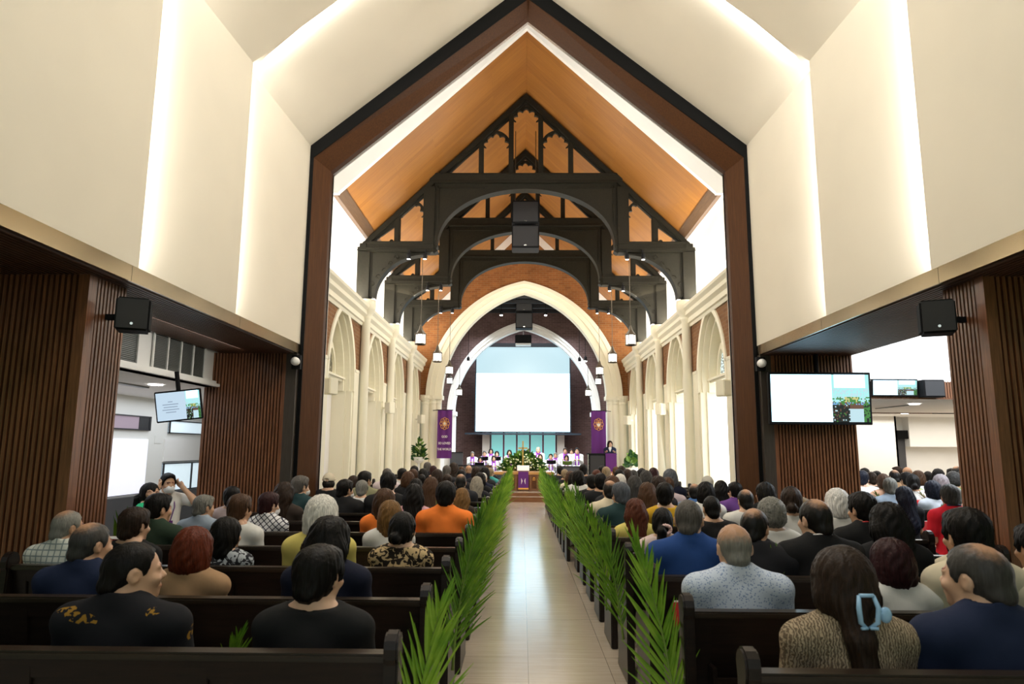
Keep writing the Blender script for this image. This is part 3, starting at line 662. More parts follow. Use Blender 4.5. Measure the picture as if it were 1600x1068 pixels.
for k,y in enumerate(ROW['W']):
    pew(4.62 if k else 4.36,9.0,y,'dark timber pew in the right wing, %s one from the slatted column'%ordinal(k),'pews in the right wing')
# a frond: curved stem with leaflets combed towards the aisle
def leaflet(mb, p, d, L, w, droop, side):
    p = Vector(p); d = Vector(d).normalized(); n = Vector((0,-1,0)) if abs(d.y)<.9 else Vector((1,0,0))
    u = d.cross(n).normalized(); b = len(mb.v); k = 5
    for i in range(k+1):
        t = i/k; ww = w*min(1,t*6+.35)*(1-t**3)*.5+.0006
        q = p+d*(L*t)+Vector((0,0,-droop*t*t*L))
        f = n*(ww*.5)
        mb.v += [tuple(q-u*ww+f),tuple(q),tuple(q+u*ww+f)]
    for i in range(k):
        a = b+i*3; mb.f += [(a,a+1,a+4,a+3),(a+1,a+2,a+5,a+4)]
def frond_meshes(seed, H, L, spread):
    r = random.Random(seed); st = MB(); lf = MB(); n = 28
    P = [Vector((.02+.10*(i/n)**2*spread, -.02+.05*sin(i/n*2.2), H*i/n)) for i in range(n+1)]
    st.tube(P[::3]+[P[-1]],[.009*(1-.8*i/(len(P[::3]))) for i in range(len(P[::3])+1)],6)
    for i in range(3,n+1):
        t = i/n
        for s in (1,-1):
            a = (.72-.45*t if s>0 else .40-.36*t)+r.uniform(-.14,.14)   # angle from the stem
            l = L*(.62+.55*sin(PI*min(t*.9+.1,1)))*(1-.35*t)*r.uniform(.85,1.08)
            if s<0: l *= .75
            yy = r.uniform(-.22,.1) if s>0 else r.uniform(-.5,-.1)
            leaflet(lf,P[i],(s*sin(a),yy*.5,cos(a)),l,.0135*r.uniform(.8,1.15),r.uniform(.02,.16),s)
    a,b = st.mesh('stem',True), lf.mesh('leaflets',False); a.materials.append(M['stemg']); b.materials.append(M['frond']); return a,b
m = M['frond']; oi = N(m,'ShaderNodeObjectInfo'); v = coords(m,(3,3,3)); nz = N(m,'ShaderNodeTexNoise',Scale=4.0,Detail=2.0); LK(m,v,nz.inputs['Vector'])
ad = N(m,'ShaderNodeMath',operation='ADD'); LK(m,nz.outputs[0],ad.inputs[0]); mu = N(m,'ShaderNodeMath',operation='MULTIPLY'); mu.inputs[1].default_value = .35; LK(m,oi.outputs['Random'],mu.inputs[0]); LK(m,mu.outputs[0],ad.inputs[1])
r = ramp(m,[(.35,(.06,.17,.010)),(.6,(.14,.31,.018)),(.95,(.30,.47,.04))]); LK(m,ad.outputs[0],r.inputs[0]); LK(m,r.outputs[0],BS(m).inputs['Base Color'])
FR = [frond_meshes(i, .66+.05*i, .34+.03*(i%3), .7+.25*i) for i in range(4)]
def frond(x,y,z,flip,variant,label,rz=0,rx=0,sc=1,group='palm fronds on the pew ends'):
    t = thing('palm_frond',label,'palm frond',(x,y,z),rz,group); t.rotation_euler.x = rx
    t.scale = (-sc if flip else sc, sc, sc)
    obj('stem',FR[variant%4][0],None,t); obj('leaflets',FR[variant%4][1],None,t)
    return t
rr = random.Random(3)
for k in range(20):
    if k != 1: frond(-.495,ROW['L'][k]-.02+rr.uniform(-.02,.02),.30,False,k+1,'green palm frond tied to the aisle end of the %s left pew'%ordinal(k),rr.uniform(-.4,.1),rr.uniform(-.10,.04),rr.uniform(.9,1.08)*(1.1 if k in (2,3,4) else 1))
    xr = .645 if k<9 else .565
    if k not in (0,2): frond(xr,ROW['R'][k]-.02+rr.uniform(-.02,.02),.30,True,k+2,'green palm frond tied to the aisle end of the %s right pew'%ordinal(k),rr.uniform(-.1,.5),rr.uniform(-.10,.04),rr.uniform(.9,1.08))
def spray(x,y,z,label,rz,rx,sc): frond(x,y,z,False,1,label,rz,rx,sc,'palm fronds laid among the pews')
spray(-1.32,2.98,.40,'palm frond lying in the pew between the two nearest left people',.3,.25,.62)
spray(-3.72,6.2,0,'palm frond below the couple in the left side room',-.2,.1,1.3)
spray(1.38,4.28,.42,'palm frond between the bald dotted-shirt man and the white-collared man',.1,-.1,.75)
spray(2.05,3.4,.52,'palm frond beside the woman in white turtleneck',-.3,.1,.62)
spray(.86,2.72,.395,'palm frond lying on the nearest right pew beside the knit top',.25,.15,.6)
spray(1.70,2.62,.40,'palm frond behind the knit top, low on the nearest right pew',-.6,.7,.6)
spray(4.62,8.0,.62,'palm frond by the red hymnals in the right wing',-.4,.3,.55)
spray(5.1,9.9,.75,'palm frond on the pew back right of the red cushions in the wing',-1.2,.9,.6)
spray(5.75,9.9,.75,'palm frond on the second wing pew, by the lace top',-1.3,.9,.6)
spray(5.62,8.3,.60,'palm frond held upright beside the grey man in red polo',.1,0,.9)
def book(x,y,z,label,rx=0):
    t = thing('hymnal',label,'book',(x,y,z),0,'red hymnals'); t.rotation_euler.x = rx
    MB().box(-.07,-.012,0,.07,.012,.20).build('cover',M['red'],t,bevel=.003); MB().box(-.065,-.01,.0,.066,.01,.203).build('page_block',M['paper'],t)
book(.87,4.145,.535,'red hymnal in the pew rack behind the man in royal blue')
book(4.98,8.87,.535,'red hymnal upright in the wing pew rack',-.05); book(5.14,8.87,.535,'second red hymnal in the wing pew rack, right of the other',-.05)
t = tag(MB().box(5.3,9.7,.86,6.2,9.85,.93).build('cushion',M['red'],bevel=.02),'long red cushion along a pew back in the right wing','cushion')
book(-3.0,5.25,.875,'red and white booklet on the pew top behind the plaid shirt',1.2)
# ================================================================== fixtures
def emis(name,c,s=1.0): return mat(name,(.02,.02,.02),.3,0,s,c)
SC = dict(p2=emis('screen pale blue',(.66,.84,1),.85), pw=emis('screen faint picture',(.84,.97,.98),2.0), w=emis('screen white',(.50,.82,1),3.2), b=emis('screen blue',(.25,.55,.95),.8), c=emis('screen cyan',(.45,.95,.95),.95), g=emis('screen green',(.10,.40,.08),.6), d=emis('screen dark',(.02,.03,.03),.4), y=emis('screen yellow',(.8,.75,.3),.8), p=emis('screen pale',(.58,.82,.9),.95), t=emis('screen text grey',(.35,.45,.6),.7), k=emis('screen brown',(.30,.14,.09),.5))
def picture(name, x0,x1,z0,z1,y,parent,seed=1):
    r = random.Random(seed); nx,nz = 30,36; order = 'wbcgdypk'; b = MB(); mi = []
    for j in range(nz):
        for i in range(nx):
            u,v = (i+.5)/nx,(j+.5)/nz
            if v>.70: c = 'w' if .08<u<.9 and v>.72 else 'c'
            elif v>.52: c = r.choice('ccccpp')
            elif v>.42: c = r.choice('pccgg') if u<.35 or u>.7 else r.choice('gyyg')
            elif v>.36: c = r.choice('gbk')
            elif .46+.0*v<u<.82: c = 'k' if v>.28 else 'p'
            elif u>=.82: c = r.choice('ggd')
            else: c = r.choice('dddddddddkkgp')
            xa,xb = x0+(x1-x0)*i/nx,x0+(x1-x0)*(i+1)/nx; za,zb = z0+(z1-z0)*j/nz,z0+(z1-z0)*(j+1)/nz
            b.add([(xa,y,za),(xb,y,za),(xb,y,zb),(xa,y,zb)],[(0,1,2,3)]); mi.append(order.index(c))
    me = b.mesh(name); [me.materials.append(SC[c]) for c in order]; me.polygons.foreach_set('material_index',mi)
    return obj(name,me,None,parent)
def television(loc, w, h, split, label, rot, seed, text=False, pole=None):
    t = thing('television',label,'television',loc); t.rotation_euler = rot
    MB().box(-w/2,-.02,-h/2,w/2,.04,h/2).build('housing',M['speaker'],t,bevel=.006)
    e = .022*w/1.3+.006
    s = MB().box(-w/2+e,-.022,-h/2+e*1.3,w/2-e,-.019,h/2-e*1.1).build('screen',SC['w'] if not text else SC['p2'],t)
    if split: picture('screen_picture',-w/2+w*split,w/2-e,-h/2+e*1.3,h/2-e*1.1,-.0235,t,seed)
    if text:
        b = MB()
        for k,l in enumerate((.10,.34,.30,.36,.22)): b.box(-w*.17-l*w*.5,-.024,h*.14-k*h*.085,-w*.17+l*w*.5,-.0225,h*.14-k*h*.085+h*.025)
        b.build('screen_text',SC['t'],t)
    if pole: MB().tube([(0,.05,0),(0,.05,pole)],.025,8).box(-.12,.04,-.1,.12,.07,.1).build('mount_pole',M['speaker'],t)
    return t
television((3.91,9.2,2.29),1.36,.70,.615,'large television hanging in front of the right slatted column',(.04,0,.0),4,pole=.6)
television((-4.11,8.0,2.08),.50,.36,.66,'tilted television hanging in the left side room',(.15,-.13,.25),5,True,pole=.40)
television((6.0,11.2,2.62),.74,.28,.55,'wide television on the timber fascia across the right wing',(.12,0,0),6)
t = thing('loudspeaker','black loudspeaker on the timber fascia right of the wing television','loudspeaker',(6.56,11.15,2.60)); MB().box(-.17,-.1,-.14,.17,.09,.14).build('cabinet',M['speaker'],t,bevel=.01); MB().box(-.15,-.11,-.12,.15,-.1,.12).build('grille',M['grille'],t)
for s in (-1,1):
    sd = 'left' if s<0 else 'right'
    t = thing('loudspeaker','black wall loudspeaker bracketed to the near %s slatted column'%sd,'loudspeaker',(s*3.11,5.2,2.61),s*-.42,'column loudspeakers')
    MB().box(-.135,-.12,-.145,.135,.13,.145).build('cabinet',M['speaker'],t,bevel=.02); MB().box(-.12,-.128,-.13,.12,-.12,.13).build('grille',M['grille'],t); bd = MB().lathe([(.012,-.004),(.012,.004)],(0,0,0),12).build('badge',M['chrome'],t); bd.location = (0,-.13,-.09); bd.rotation_euler = (PI/2,0,0); t.scale = (.88,.88,.88)
    MB().bar((s*.05,.10,0),(s*.26,.20,0),.05).build('bracket',M['speaker'],t)
    t = thing('spotlight','small round white spotlight beside the portal, %s'%sd,'spotlight',(s*3.19,9.28,2.77),0,'spotlights beside the portal')
    MB().box(-.06,.02,-.10,.06,.08,.09).build('bracket',M['speaker'],t); MB().lathe([(.03,.07),(.055,.04),(.06,-.04),(.05,-.05)],(0,0,0),14).build('housing',M['white'],t,smooth=True).rotation_euler = (PI/2+.2,0,-s*.5)
    MB().lathe([(.047,-.056),(.047,-.05)],(0,0,0),14).build('lens',M['lamp'],t).rotation_euler = (PI/2+.2,0,-s*.5)
    for k,(y,z) in enumerate(((11.65,2.64),(17.0,2.59),(22.4,2.54))):
        t = thing('loudspeaker','small cream loudspeaker on the %s nave wall, %s from the portal'%(sd,('first','second','third')[k]),'loudspeaker',(s*3.36 if k!=2 else s*3.36,y,z),s*.5,'small cream wall loudspeakers')
        MB().box(-.09,-.10,-.14,.09,.10,.14).build('cabinet',M['cream'],t,bevel=.012); MB().box(-.075,-.108,-.12,.075,-.1,.12).build('grille',M['duct_light'],t); MB().bar((s*.05,.02,0),(s*.26,.06,0),.04).build('bracket',M['cream'],t)
# downlights of the wing and side room
for i,(x,y,z,lb) in enumerate(((7.1,12.6,2.455,'between the two timber fascias, left one'),(7.9,12.4,2.455,'between the two timber fascias, right one'),(9.3,16.9,2.515,'beyond the second fascia, left one'),(9.9,16.6,2.515,'beyond the second fascia, right one'),(-4.95,9.0,2.42,'in the side room ceiling'))):
    tag(MB().lathe([(.09,-.012),(.09,.0)],(x,y,z),16).build('downlight',M['bulb']),'lit round downlight '+lb,'ceiling light','recessed downlights')
for x,y,l in ((-5.3,8.6,1.6),(7.2,13.4,1.4)):
    tag(MB().box(x-.05,y-l/2,2.40 if x<0 else 2.445,x+.05,y+l/2,2.42 if x<0 else 2.46).build('slot_diffuser',M['duct']),'slim dark air slot in the %s ceiling'%('side room' if x<0 else 'wing'),'vent')
# projection screen
t = thing('projection_screen','large white projection screen over the choir','projection screen',(-.02,29.0,2.16))
MB().box(-2.05,-.01,.12,2.03,.02,3.75).build('fabric_border',M['dark_blue'],t)
MB().box(-2.0,-.015,.16,1.98,-.01,2.62).build('projected_image',SC['w'],t); MB().box(-2.0,-.015,2.62,1.98,-.01,3.75).build('projected_band',SC['p'],t)
MB().box(-2.45,-.05,.02,2.45,.05,.10).build('bottom_bar',M['dark_blue'],t,bevel=.01); MB().box(-2.3,-.06,3.75,2.3,.08,3.92).build('roller_case',M['speaker'],t)
MB().tube([(-2.1,0,3.9),(-2.1,0,6.0)],.015,6).build('hanger',M['iron'],t); MB().tube([(2.1,0,3.9),(2.1,0,6.0)],.015,6).build('hanger',M['iron'],t)
b = MB()
for k,(x,z,a,c) in enumerate(((.6,1.6,.9,.5),(.5,1.0,.6,.35),(1.5,.9,.5,.6),(.2,2.2,.3,.2))): b.box(x-a/2,-.0165,z-c/2,x+a/2,-.0155,z+c/2)
b.build('projected_picture',SC['pw'],t)
# reredos: white pillars and turquoise glass panels below the screen
t = thing('reredos','turquoise stained glass panels between white pillars below the screen','stained glass',(0,30.0,.26))
for s in (-1,1): MB().box(s*1.62-.16,-.12,0,s*1.62+.16,.12,2.05).build('pillar',M['white'],t,bevel=.02)
for k in range(5):
    x = -1.14+k*.57
    p = MB().box(x-.25,-.02,.75,x+.25,.0,2.05).build('glass_panel',M['turq'],t)
    MB().box(x-.27,-.04,.72,x-.25,.02,2.05).box(x+.25,-.04,.72,x+.27,.02,2.05).box(x-.27,-.04,.72,x+.27,.02,.75).build('panel_frame',M['plumline'],p)
    b = MB(); b.bar((x-.17,-.03,.85),(x,-.03,1.08),.016).bar((x+.17,-.03,.85),(x,-.03,1.08),.016).bar((x-.17,-.03,.85),(x+.17,-.03,.85),.012); b.build('tracery',M['iron'],p)
MB().box(-1.45,-.05,0,1.45,.05,.72).build('plinth',M['white'],t)
# banners
def banner(s, label):
    t = thing('banner',label,'banner',(-2.68 if s<0 else 2.52,23.25,1.27))
    W,H = .50,1.62
    n = 17; b = MB()
    A = [(-W/2+W*i/(n-1),.012*sin(i*.9)) for i in range(n)]
    b.strip(A,[(p[0],p[1]+.008) for p in A],0,H,'z'); b.build('cloth',M['purple'],t)
    MB().tube([(-W/2-.03,0,H),(W/2+.03,0,H)],.014,8).build('rod',M['speaker'],t); MB().bar((s*.2,.0,H),(s*.46,.36,H),.02).build('bracket',M['speaker'],t)
    b = MB(); cz = H-.46
    for k in range(8):
        a = k*PI/4; cx_,cz_ = .10*cos(a),cz+.13*sin(a)
        b.tube([(cx_+.062*cos(q*PI/8),-.03,cz_+.075*sin(q*PI/8)) for q in range(17)],.008,5,False)
    b.build('emblem_ring',M['gold'],t)
    b = MB()
    if s<0:
        for (x,z,rx,rz) in ((0,.03,.028,.06),(-.03,-.02,.03,.05),(.035,-.02,.03,.045),(0,-.075,.018,.03),(-.05,.02,.016,.03)): b.ell((x,-.025,cz+z),(rx,.008,rz))
    else:
        for (x,a) in ((-.05,.45),(0,0),(.05,-.45)):
            b.tube([(x*.2,-.025,cz-.09),(x*.7,-.025,cz-.02),(x*1.3,-.025,cz+.08)],[.008,.022,.004],8)
    b.build('emblem_figure',M['lettering'],t)
    if s<0:
        for txt,z in (('GOD',.72),('SO LOVED',.50),('THE WORLD',.30)):
            c = bpy.data.curves.new('lettering','FONT'); c.body = txt; c.align_x = 'CENTER'; c.align_y = 'CENTER'; c.size = .105; c.extrude = .003; c.offset = .0022; c.space_character = 1.0
            f_ = bpy.data.objects.new('lettering',c); me = bpy.data.meshes.new_from_object(f_); bpy.data.objects.remove(f_); me.materials.clear(); o = obj('lettering',me,M['lettering'],t)
            o.location = (0,-.022,z); o.rotation_euler = (PI/2,0,0); o.scale = (.78 if len(txt)>8 else .82,1,1)
banner(-1,'purple banner with gold emblem and the words GOD SO LOVED THE WORLD'); banner(1,'purple banner with gold emblem and white flame, behind the lectern')
# lectern
t = thing('lectern','black lectern with purple cloth at the right of the chancel','lectern',(2.56,22.5,.26))
MB().box(-.46,-.12,0,.08,.30,1.20).build('body',M['speaker'],t,bevel=.01); MB().box(-.42,-.13,.06,.04,-.12,1.14).build('front_panel',M['grille'],t)
MB().box(-.50,-.14,1.17,.44,.36,1.21).build('desk',M['speaker'],t,bevel=.008); MB().box(.08,-.10,0,.42,.30,1.17).build('side_body',M['speaker'],t)
p = MB().box(.075,-.145,.30,.43,-.138,1.215).box(.075,-.145,1.21,.43,.2,1.216).build('cloth',M['purple'],t)
b = MB()
for k in range(8): a = k*PI/4; b.tube([(.25+.05*cos(a)+.034*cos(q*PI/6),-.152,.54+.055*sin(a)+.036*sin(q*PI/6)) for q in range(13)],.006,5,False)
b.build('emblem',M['gold'],p); MB().tube([(.25,-.152,.49),(.25,-.152,.55),(.25,-.152,.6)],[.004,.02,.003],6).build('emblem_figure',M['lettering'],p)
MB().tube([(-.48,-.1,0),(-.48,-.1,1.18)],.02,8).build('corner_rail',M['chrome'],t)
# communion table
t = thing('communion_table','honey oak communion table with purple runner and gothic front','table',(-.02,22.5,.26))
MB().box(-.95,-.05,.52,1.0,.75,.60).build('tabletop',M['oak'],t,bevel=.012)
for x in (-.88,-.46,-.24,.0,.24,.46,.90):
    for y in (0,.66): 
        if y==0 or abs(x)>.8: MB().box(x-.03,y-.02,0,x+.03,y+.05,.52).build('leg',M['oakd'],t,bevel=.006)
b = MB()
for x in (-.67,-.35,-.12,.12,.35,.68):
    Ao = gothic(.10 if abs(x)<.5 else .18,.34,.13,8,x); b.strip([(p[0],.52) for p in Ao],Ao,0,.03)
b.box(-.9,0,.02,.92,.03,.07); b.build('gothic_apron',M['oakd'],t)
b = MB()
for x in (-.67,-.35,.35,.68):
    for q in (-.025,0,.025): b.ell((x+q,.005,.40+(.02 if q==0 else 0)),(.018,.012,.018))
    b.box(x-.05,.01,.34,x+.05,.02,.36)
b.build('gilt_trefoil',M['gold'],t)
p = MB().box(-.16,-.06,.06,.17,-.052,.606).box(-.16,-.06,.60,.17,.75,.608).build('runner',M['purple'],t)
MB().box(-.16,-.064,.05,.17,-.05,.10).build('fringe',M['gold'],p); b = MB(); b.tube([(-.06,-.066,.22),(-.04,-.066,.32),(-.06,-.066,.40)],[.004,.02,.004],6).tube([(.07,-.066,.22),(.05,-.066,.32),(.07,-.066,.40)],[.004,.02,.004],6); b.build('embroidery',M['lettering'],p)
t = thing('open_bible','large open white-paged book on a stand on the communion table','book',(-.02,22.62,.868)); 
for s in (-1,1): MB().add([(0,0,.03),(s*.20,0,.035),(s*.20,.12,.20),(0,.12,.195),(0,.012,.02),(s*.20,.012,.025),(s*.20,.132,.19),(0,.132,.185)],[(0,1,2,3),(4,5,6,7),(0,1,5,4),(3,2,6,7),(1,2,6,5)]).build('page_block',M['paper'],t)
MB().box(-.16,-.02,0,.16,.2,.02).bar((0,.15,0),(0,.12,.14),.04).build('stand',M['oakd'],t)
t = thing('altar_cross','gold cross standing among the flowers on the communion table','cross',(-.03,23.12,.86)); MB().box(-.022,-.02,0,.022,.02,1.0).build('upright',M['gilt'],t,bevel=.005); MB().box(-.16,-.02,.74,.16,.02,.785).build('crossbar',M['gilt'],t,bevel=.005); MB().lathe([(.11,0),(.11,.05),(.04,.08),(.03,.12)],(0,0,0),12).build('base',M['gilt'],t)
def bouquet(name, label, cat, loc, rx, rz, nleaf, npet, big=False, seed=1, base=None):
    r = random.Random(seed); t = thing(name,label,cat,loc); lf, lt, pt = MB(), MB(), MB()
    for i in range(nleaf):
        a = r.uniform(0,2*PI); q = math.sqrt(r.random()); h = r.random()
        p = Vector((rx*q*cos(a)*(1-.45*h),rx*.42*q*sin(a),rz*h*(1-.5*q)))
        d = Vector((cos(a)*q*1.4,sin(a)*q-.5,.6+r.random())).normalized()
        leaflet(lf if r.random()<.6 else lt,p,d,r.uniform(.14,.26)*(1.35 if big else 1),r.uniform(.05,.09)*(1.8 if big else 1),r.uniform(.1,.6),1)
    for i in range(npet):
        a = r.uniform(0,2*PI); q = math.sqrt(r.random()); h = r.random()
        pt.ell((rx*q*cos(a)*(1-.45*h),-rx*.45*abs(q*sin(a))-.05,rz*(.15+.8*h)*(1-.4*q)),(r.uniform(.025,.045),)*2+(r.uniform(.025,.04),),7,4)
    lf.build('foliage',M['leafd'],t,fix=False); lt.build('light_foliage',M['leafl'],t,fix=False)
    if npet: pt.build('blossom',M['petal'],t,smooth=True)
    if base: base(t)
    return t
bouquet('flower_arrangement','wide mound of white flowers and green leaves behind the communion table','flowers',(-.03,23.82,.86),.88,.72,620,95,seed=5,base=lambda t: MB().box(-.7,-.15,-.6,.7,.25,.1).build('trough',M['oakd'],t))
def stand(t): MB().lathe([(.18,-.95),(.18,-.92),(.03,-.9),(.03,-.1),(.16,0),(.2,.12)],(0,0,0),14).build('pedestal',M['white'],t)
bouquet('pedestal_flowers','tall green leaf arrangement by the left pier of the chancel','flowers',(-3.42,22.5,1.2),.20,.75,110,12,seed=8,base=stand)
o = bouquet('potted_palm','broad-leaved green plant by the right pier of the chancel','plant',(3.45,22.3,1.02),.20,.62,44,0,True,seed=9,base=lambda t: MB().lathe([(.16,-.72),(.2,-.7),(.24,-.1),(.2,0)],(0,0,0),14).build('pot',M['white'],t))
# choir stall fronts
for x0,x1,y,h,lb in ((-2.62,-1.15,25.2,.72,'low dark panel in front of the choir, left'),(-2.72,-2.25,25.6,1.18,'tall dark panel at the far left end of the choir'),(1.2,2.35,25.2,.70,'low dark panel in front of the choir, right'),(2.35,3.0,25.6,.98,'tall dark panel at the right end of the choir')):
    t = thing('choir_stall',lb,'panel',((x0+x1)/2,y,.26),0,'choir stall fronts'); w_ = (x1-x0)/2
    MB().box(-w_,-.03,0,w_,.03,h).build('board',M['grey'],t,bevel=.006); MB().box(-w_,-.05,h,w_,.06,h+.03).build('ledge',M['speaker'],t)
tag(MB().box(-2.68,26.15,.26,2.68,27.42,.40).build('choir_riser',M['grey']),'low riser under the back row of the choir','platform')
tag(MB().box(-2.95,25.7,.26,-2.6,26.2,1.36).build('pedestal',M['white'],bevel=.02),'pale stone block at the left end of the choir','block')
# ================================================================== people
class Vol:
    """A distance field on a grid; the surface is drawn through its zero level."""
    def __init__(s, lo, hi, h):
        s.lo = np.array(lo,np.float32); s.h = h; n = np.ceil((np.array(hi)-lo)/h).astype(int)+1
        s.ax = [np.float32(lo[i])+np.arange(n[i],dtype=np.float32)*np.float32(h) for i in range(3)]
        s.D = np.full(n,.12,np.float32); s.T = np.zeros(n,np.float32); s.xf = None
    def sub(s, lo, hi):
        sl = []
        for i in range(3):
            a = max(int((lo[i]-s.lo[i])/s.h)-1,0); b = min(int((hi[i]-s.lo[i])/s.h)+2,s.D.shape[i])
            if b<=a: return None
            sl.append(slice(a,b))
        return tuple(sl)
    def put(s, fn, lo, hi, k=.02, op='add', m=.05, tint=0):
        if s.xf is not None:
            R,p = s.xf; cs = [R@(np.array([x,y,z])-p)+p for x in (lo[0],hi[0]) for y in (lo[1],hi[1]) for z in (lo[2],hi[2])]
            lo,hi = np.min(cs,0),np.max(cs,0)
        sl = s.sub([a-m for a in lo],[b+m for b in hi])
        if sl is None: return
        X,Y,Z = np.meshgrid(s.ax[0][sl[0]],s.ax[1][sl[1]],s.ax[2][sl[2]],indexing='ij',sparse=True)
        if s.xf is not None:
            Ri = R.T; x,y,z = X-p[0],Y-p[1],Z-p[2]
            X,Y,Z = (Ri[0,0]*x+Ri[0,1]*y+Ri[0,2]*z+p[0], Ri[1,0]*x+Ri[1,1]*y+Ri[1,2]*z+p[1], Ri[2,0]*x+Ri[2,1]*y+Ri[2,2]*z+p[2])
        d = fn(X,Y,Z); D = s.D[sl]
        if op=='tint': s.T[sl] = np.where(d<0,tint,s.T[sl]); return
        if op=='add':
            h = np.maximum(k-np.abs(D-d),0)/k; s.D[sl] = np.minimum(D,d)-h*h*k*.25
        elif op=='cut':
            d = -d; h = np.maximum(k-np.abs(D-d),0)/k; s.D[sl] = np.maximum(D,d)+h*h*k*.25
        elif op=='and':
            s.D[sl] = np.maximum(D,d)
    def ell(s,c,r,k=.02,op='add',tint=0):
        def f(X,Y,Z):
            a,b,e = X-c[0],Y-c[1],Z-c[2]
            k0 = np.sqrt((a/r[0])**2+(b/r[1])**2+(e/r[2])**2); k1 = np.sqrt((a/r[0]**2)**2+(b/r[1]**2)**2+(e/r[2]**2)**2)+1e-6
            return k0*(k0-1)/k1
        s.put(f,[c[i]-r[i] for i in range(3)],[c[i]+r[i] for i in range(3)],k,op,tint=tint); return s
    def cap(s,a,b,ra,rb=None,k=.02,op='add',sq=(1,1,1)):
        rb = ra if rb is None else rb; a = np.array(a,np.float32); b = np.array(b,np.float32); d = b-a; L = float(d@d)+1e-9
        def f(X,Y,Z):
            x,y,z = X-a[0],Y-a[1],Z-a[2]; t = np.clip((x*d[0]+y*d[1]+z*d[2])/L,0,1)
            return np.sqrt(((x-d[0]*t)*sq[0])**2+((y-d[1]*t)*sq[1])**2+((z-d[2]*t)*sq[2])**2)-(ra+(rb-ra)*t)
        r = max(ra,rb)*1.3; s.put(f,np.minimum(a,b)-r,np.maximum(a,b)+r,k,op); return s
    def chain(s,pts,rs,k=.02):
        for i in range(len(pts)-1): s.cap(pts[i],pts[i+1],rs[i],rs[i+1],k)
        return s
    def half(s, n, off):      # keep the side where n.p < off
        X,Y,Z = np.meshgrid(*s.ax,indexing='ij',sparse=True); s.D = np.maximum(s.D,(X*n[0]+Y*n[1]+Z*n[2]-off).astype(np.float32)); return s
    def mesh(s, name, tint=False):
        D = s.D.copy(); D[[0,-1]] = .1; D[:,[0,-1]] = .1; D[:,:,[0,-1]] = .1
        S_ = D<0; nx,ny,nz = D.shape
        cnt = np.zeros((nx-1,ny-1,nz-1),np.int8)
        for i in (0,1):
            for j in (0,1):
                for k in (0,1): cnt += S_[i:nx-1+i,j:ny-1+j,k:nz-1+k]
        act = (cnt>0)&(cnt<8); I = np.argwhere(act); idx = np.full(act.shape,-1,np.int64); idx[act] = np.arange(len(I))
        acc = np.zeros((len(I),3),np.float32); num = np.zeros((len(I),1),np.float32)
        C = [(i,j,k) for i in (0,1) for j in (0,1) for k in (0,1)]
        val = {c: D[I[:,0]+c[0],I[:,1]+c[1],I[:,2]+c[2]] for c in C}
        for c in C:
            for ax in range(3):
                if c[ax]: continue
                c2 = list(c); c2[ax] = 1; c2 = tuple(c2); a,b = val[c],val[c2]; cr = (a<0)!=(b<0)
                t = np.where(cr,a/(a-b+1e-12),0); p = np.tile(np.array(c,np.float32),(len(I),1)); p[:,ax] += t
                acc += np.where(cr[:,None],p,0); num += cr[:,None]
        V = s.lo+(I+acc/np.maximum(num,1))*s.h
        F = []
        for ax in range(3):
            a = [slice(1,-1)]*3; a[ax] = slice(0,-1); b = [slice(1,-1)]*3; b[ax] = slice(1,None)
            A,B = S_[tuple(a)],S_[tuple(b)]; E = np.argwhere(A!=B); fl = A[tuple(E.T)]
            E = E+1; E[:,ax] -= 1
            u,v = (ax+1)%3,(ax+2)%3; du = np.zeros(3,int); du[u] = 1; dv = np.zeros(3,int); dv[v] = 1
            g = lambda P: idx[P[:,0],P[:,1],P[:,2]]
            q = np.stack([g(E-du-dv),g(E-dv),g(E),g(E-du)],1)
            q[~fl] = q[~fl][:,::-1]; F.append(q)
        F = np.concatenate(F); F = F[(F>=0).all(1)]
        me = bpy.data.meshes.new(name); me.vertices.add(len(V)); me.vertices.foreach_set('co',V.astype(np.float32).ravel())
        me.loops.add(len(F)*4); me.loops.foreach_set('vertex_index',F.ravel().astype(np.int32))
        me.polygons.add(len(F)); me.polygons.foreach_set('loop_start',np.arange(len(F),dtype=np.int32)*4); me.polygons.foreach_set('loop_total',np.full(len(F),4,np.int32))
        me.polygons.foreach_set('use_smooth',np.ones(len(F),bool)); me.update(calc_edges=True); me.validate()
        if tint:
            at = me.attributes.new('feature','FLOAT','POINT'); P = np.clip(np.round((V-s.lo)/s.h).astype(int),0,np.array(D.shape)-1)
            at.data.foreach_set('value',s.T[P[:,0],P[:,1],P[:,2]].astype(np.float32)[:len(me.vertices)])
        return me
PIV = np.array([0,-.01,1.06])        # where the head turns on the neck
def rotz(a, nod=0):
    c,s_ = cos(a),sin(a); R = np.array([[c,-s_,0],[s_,c,0],[0,0,1.]]); c,s_ = cos(nod),sin(nod)
    return R@np.array([[1,0,0],[0,c,-s_],[0,s_,c]])
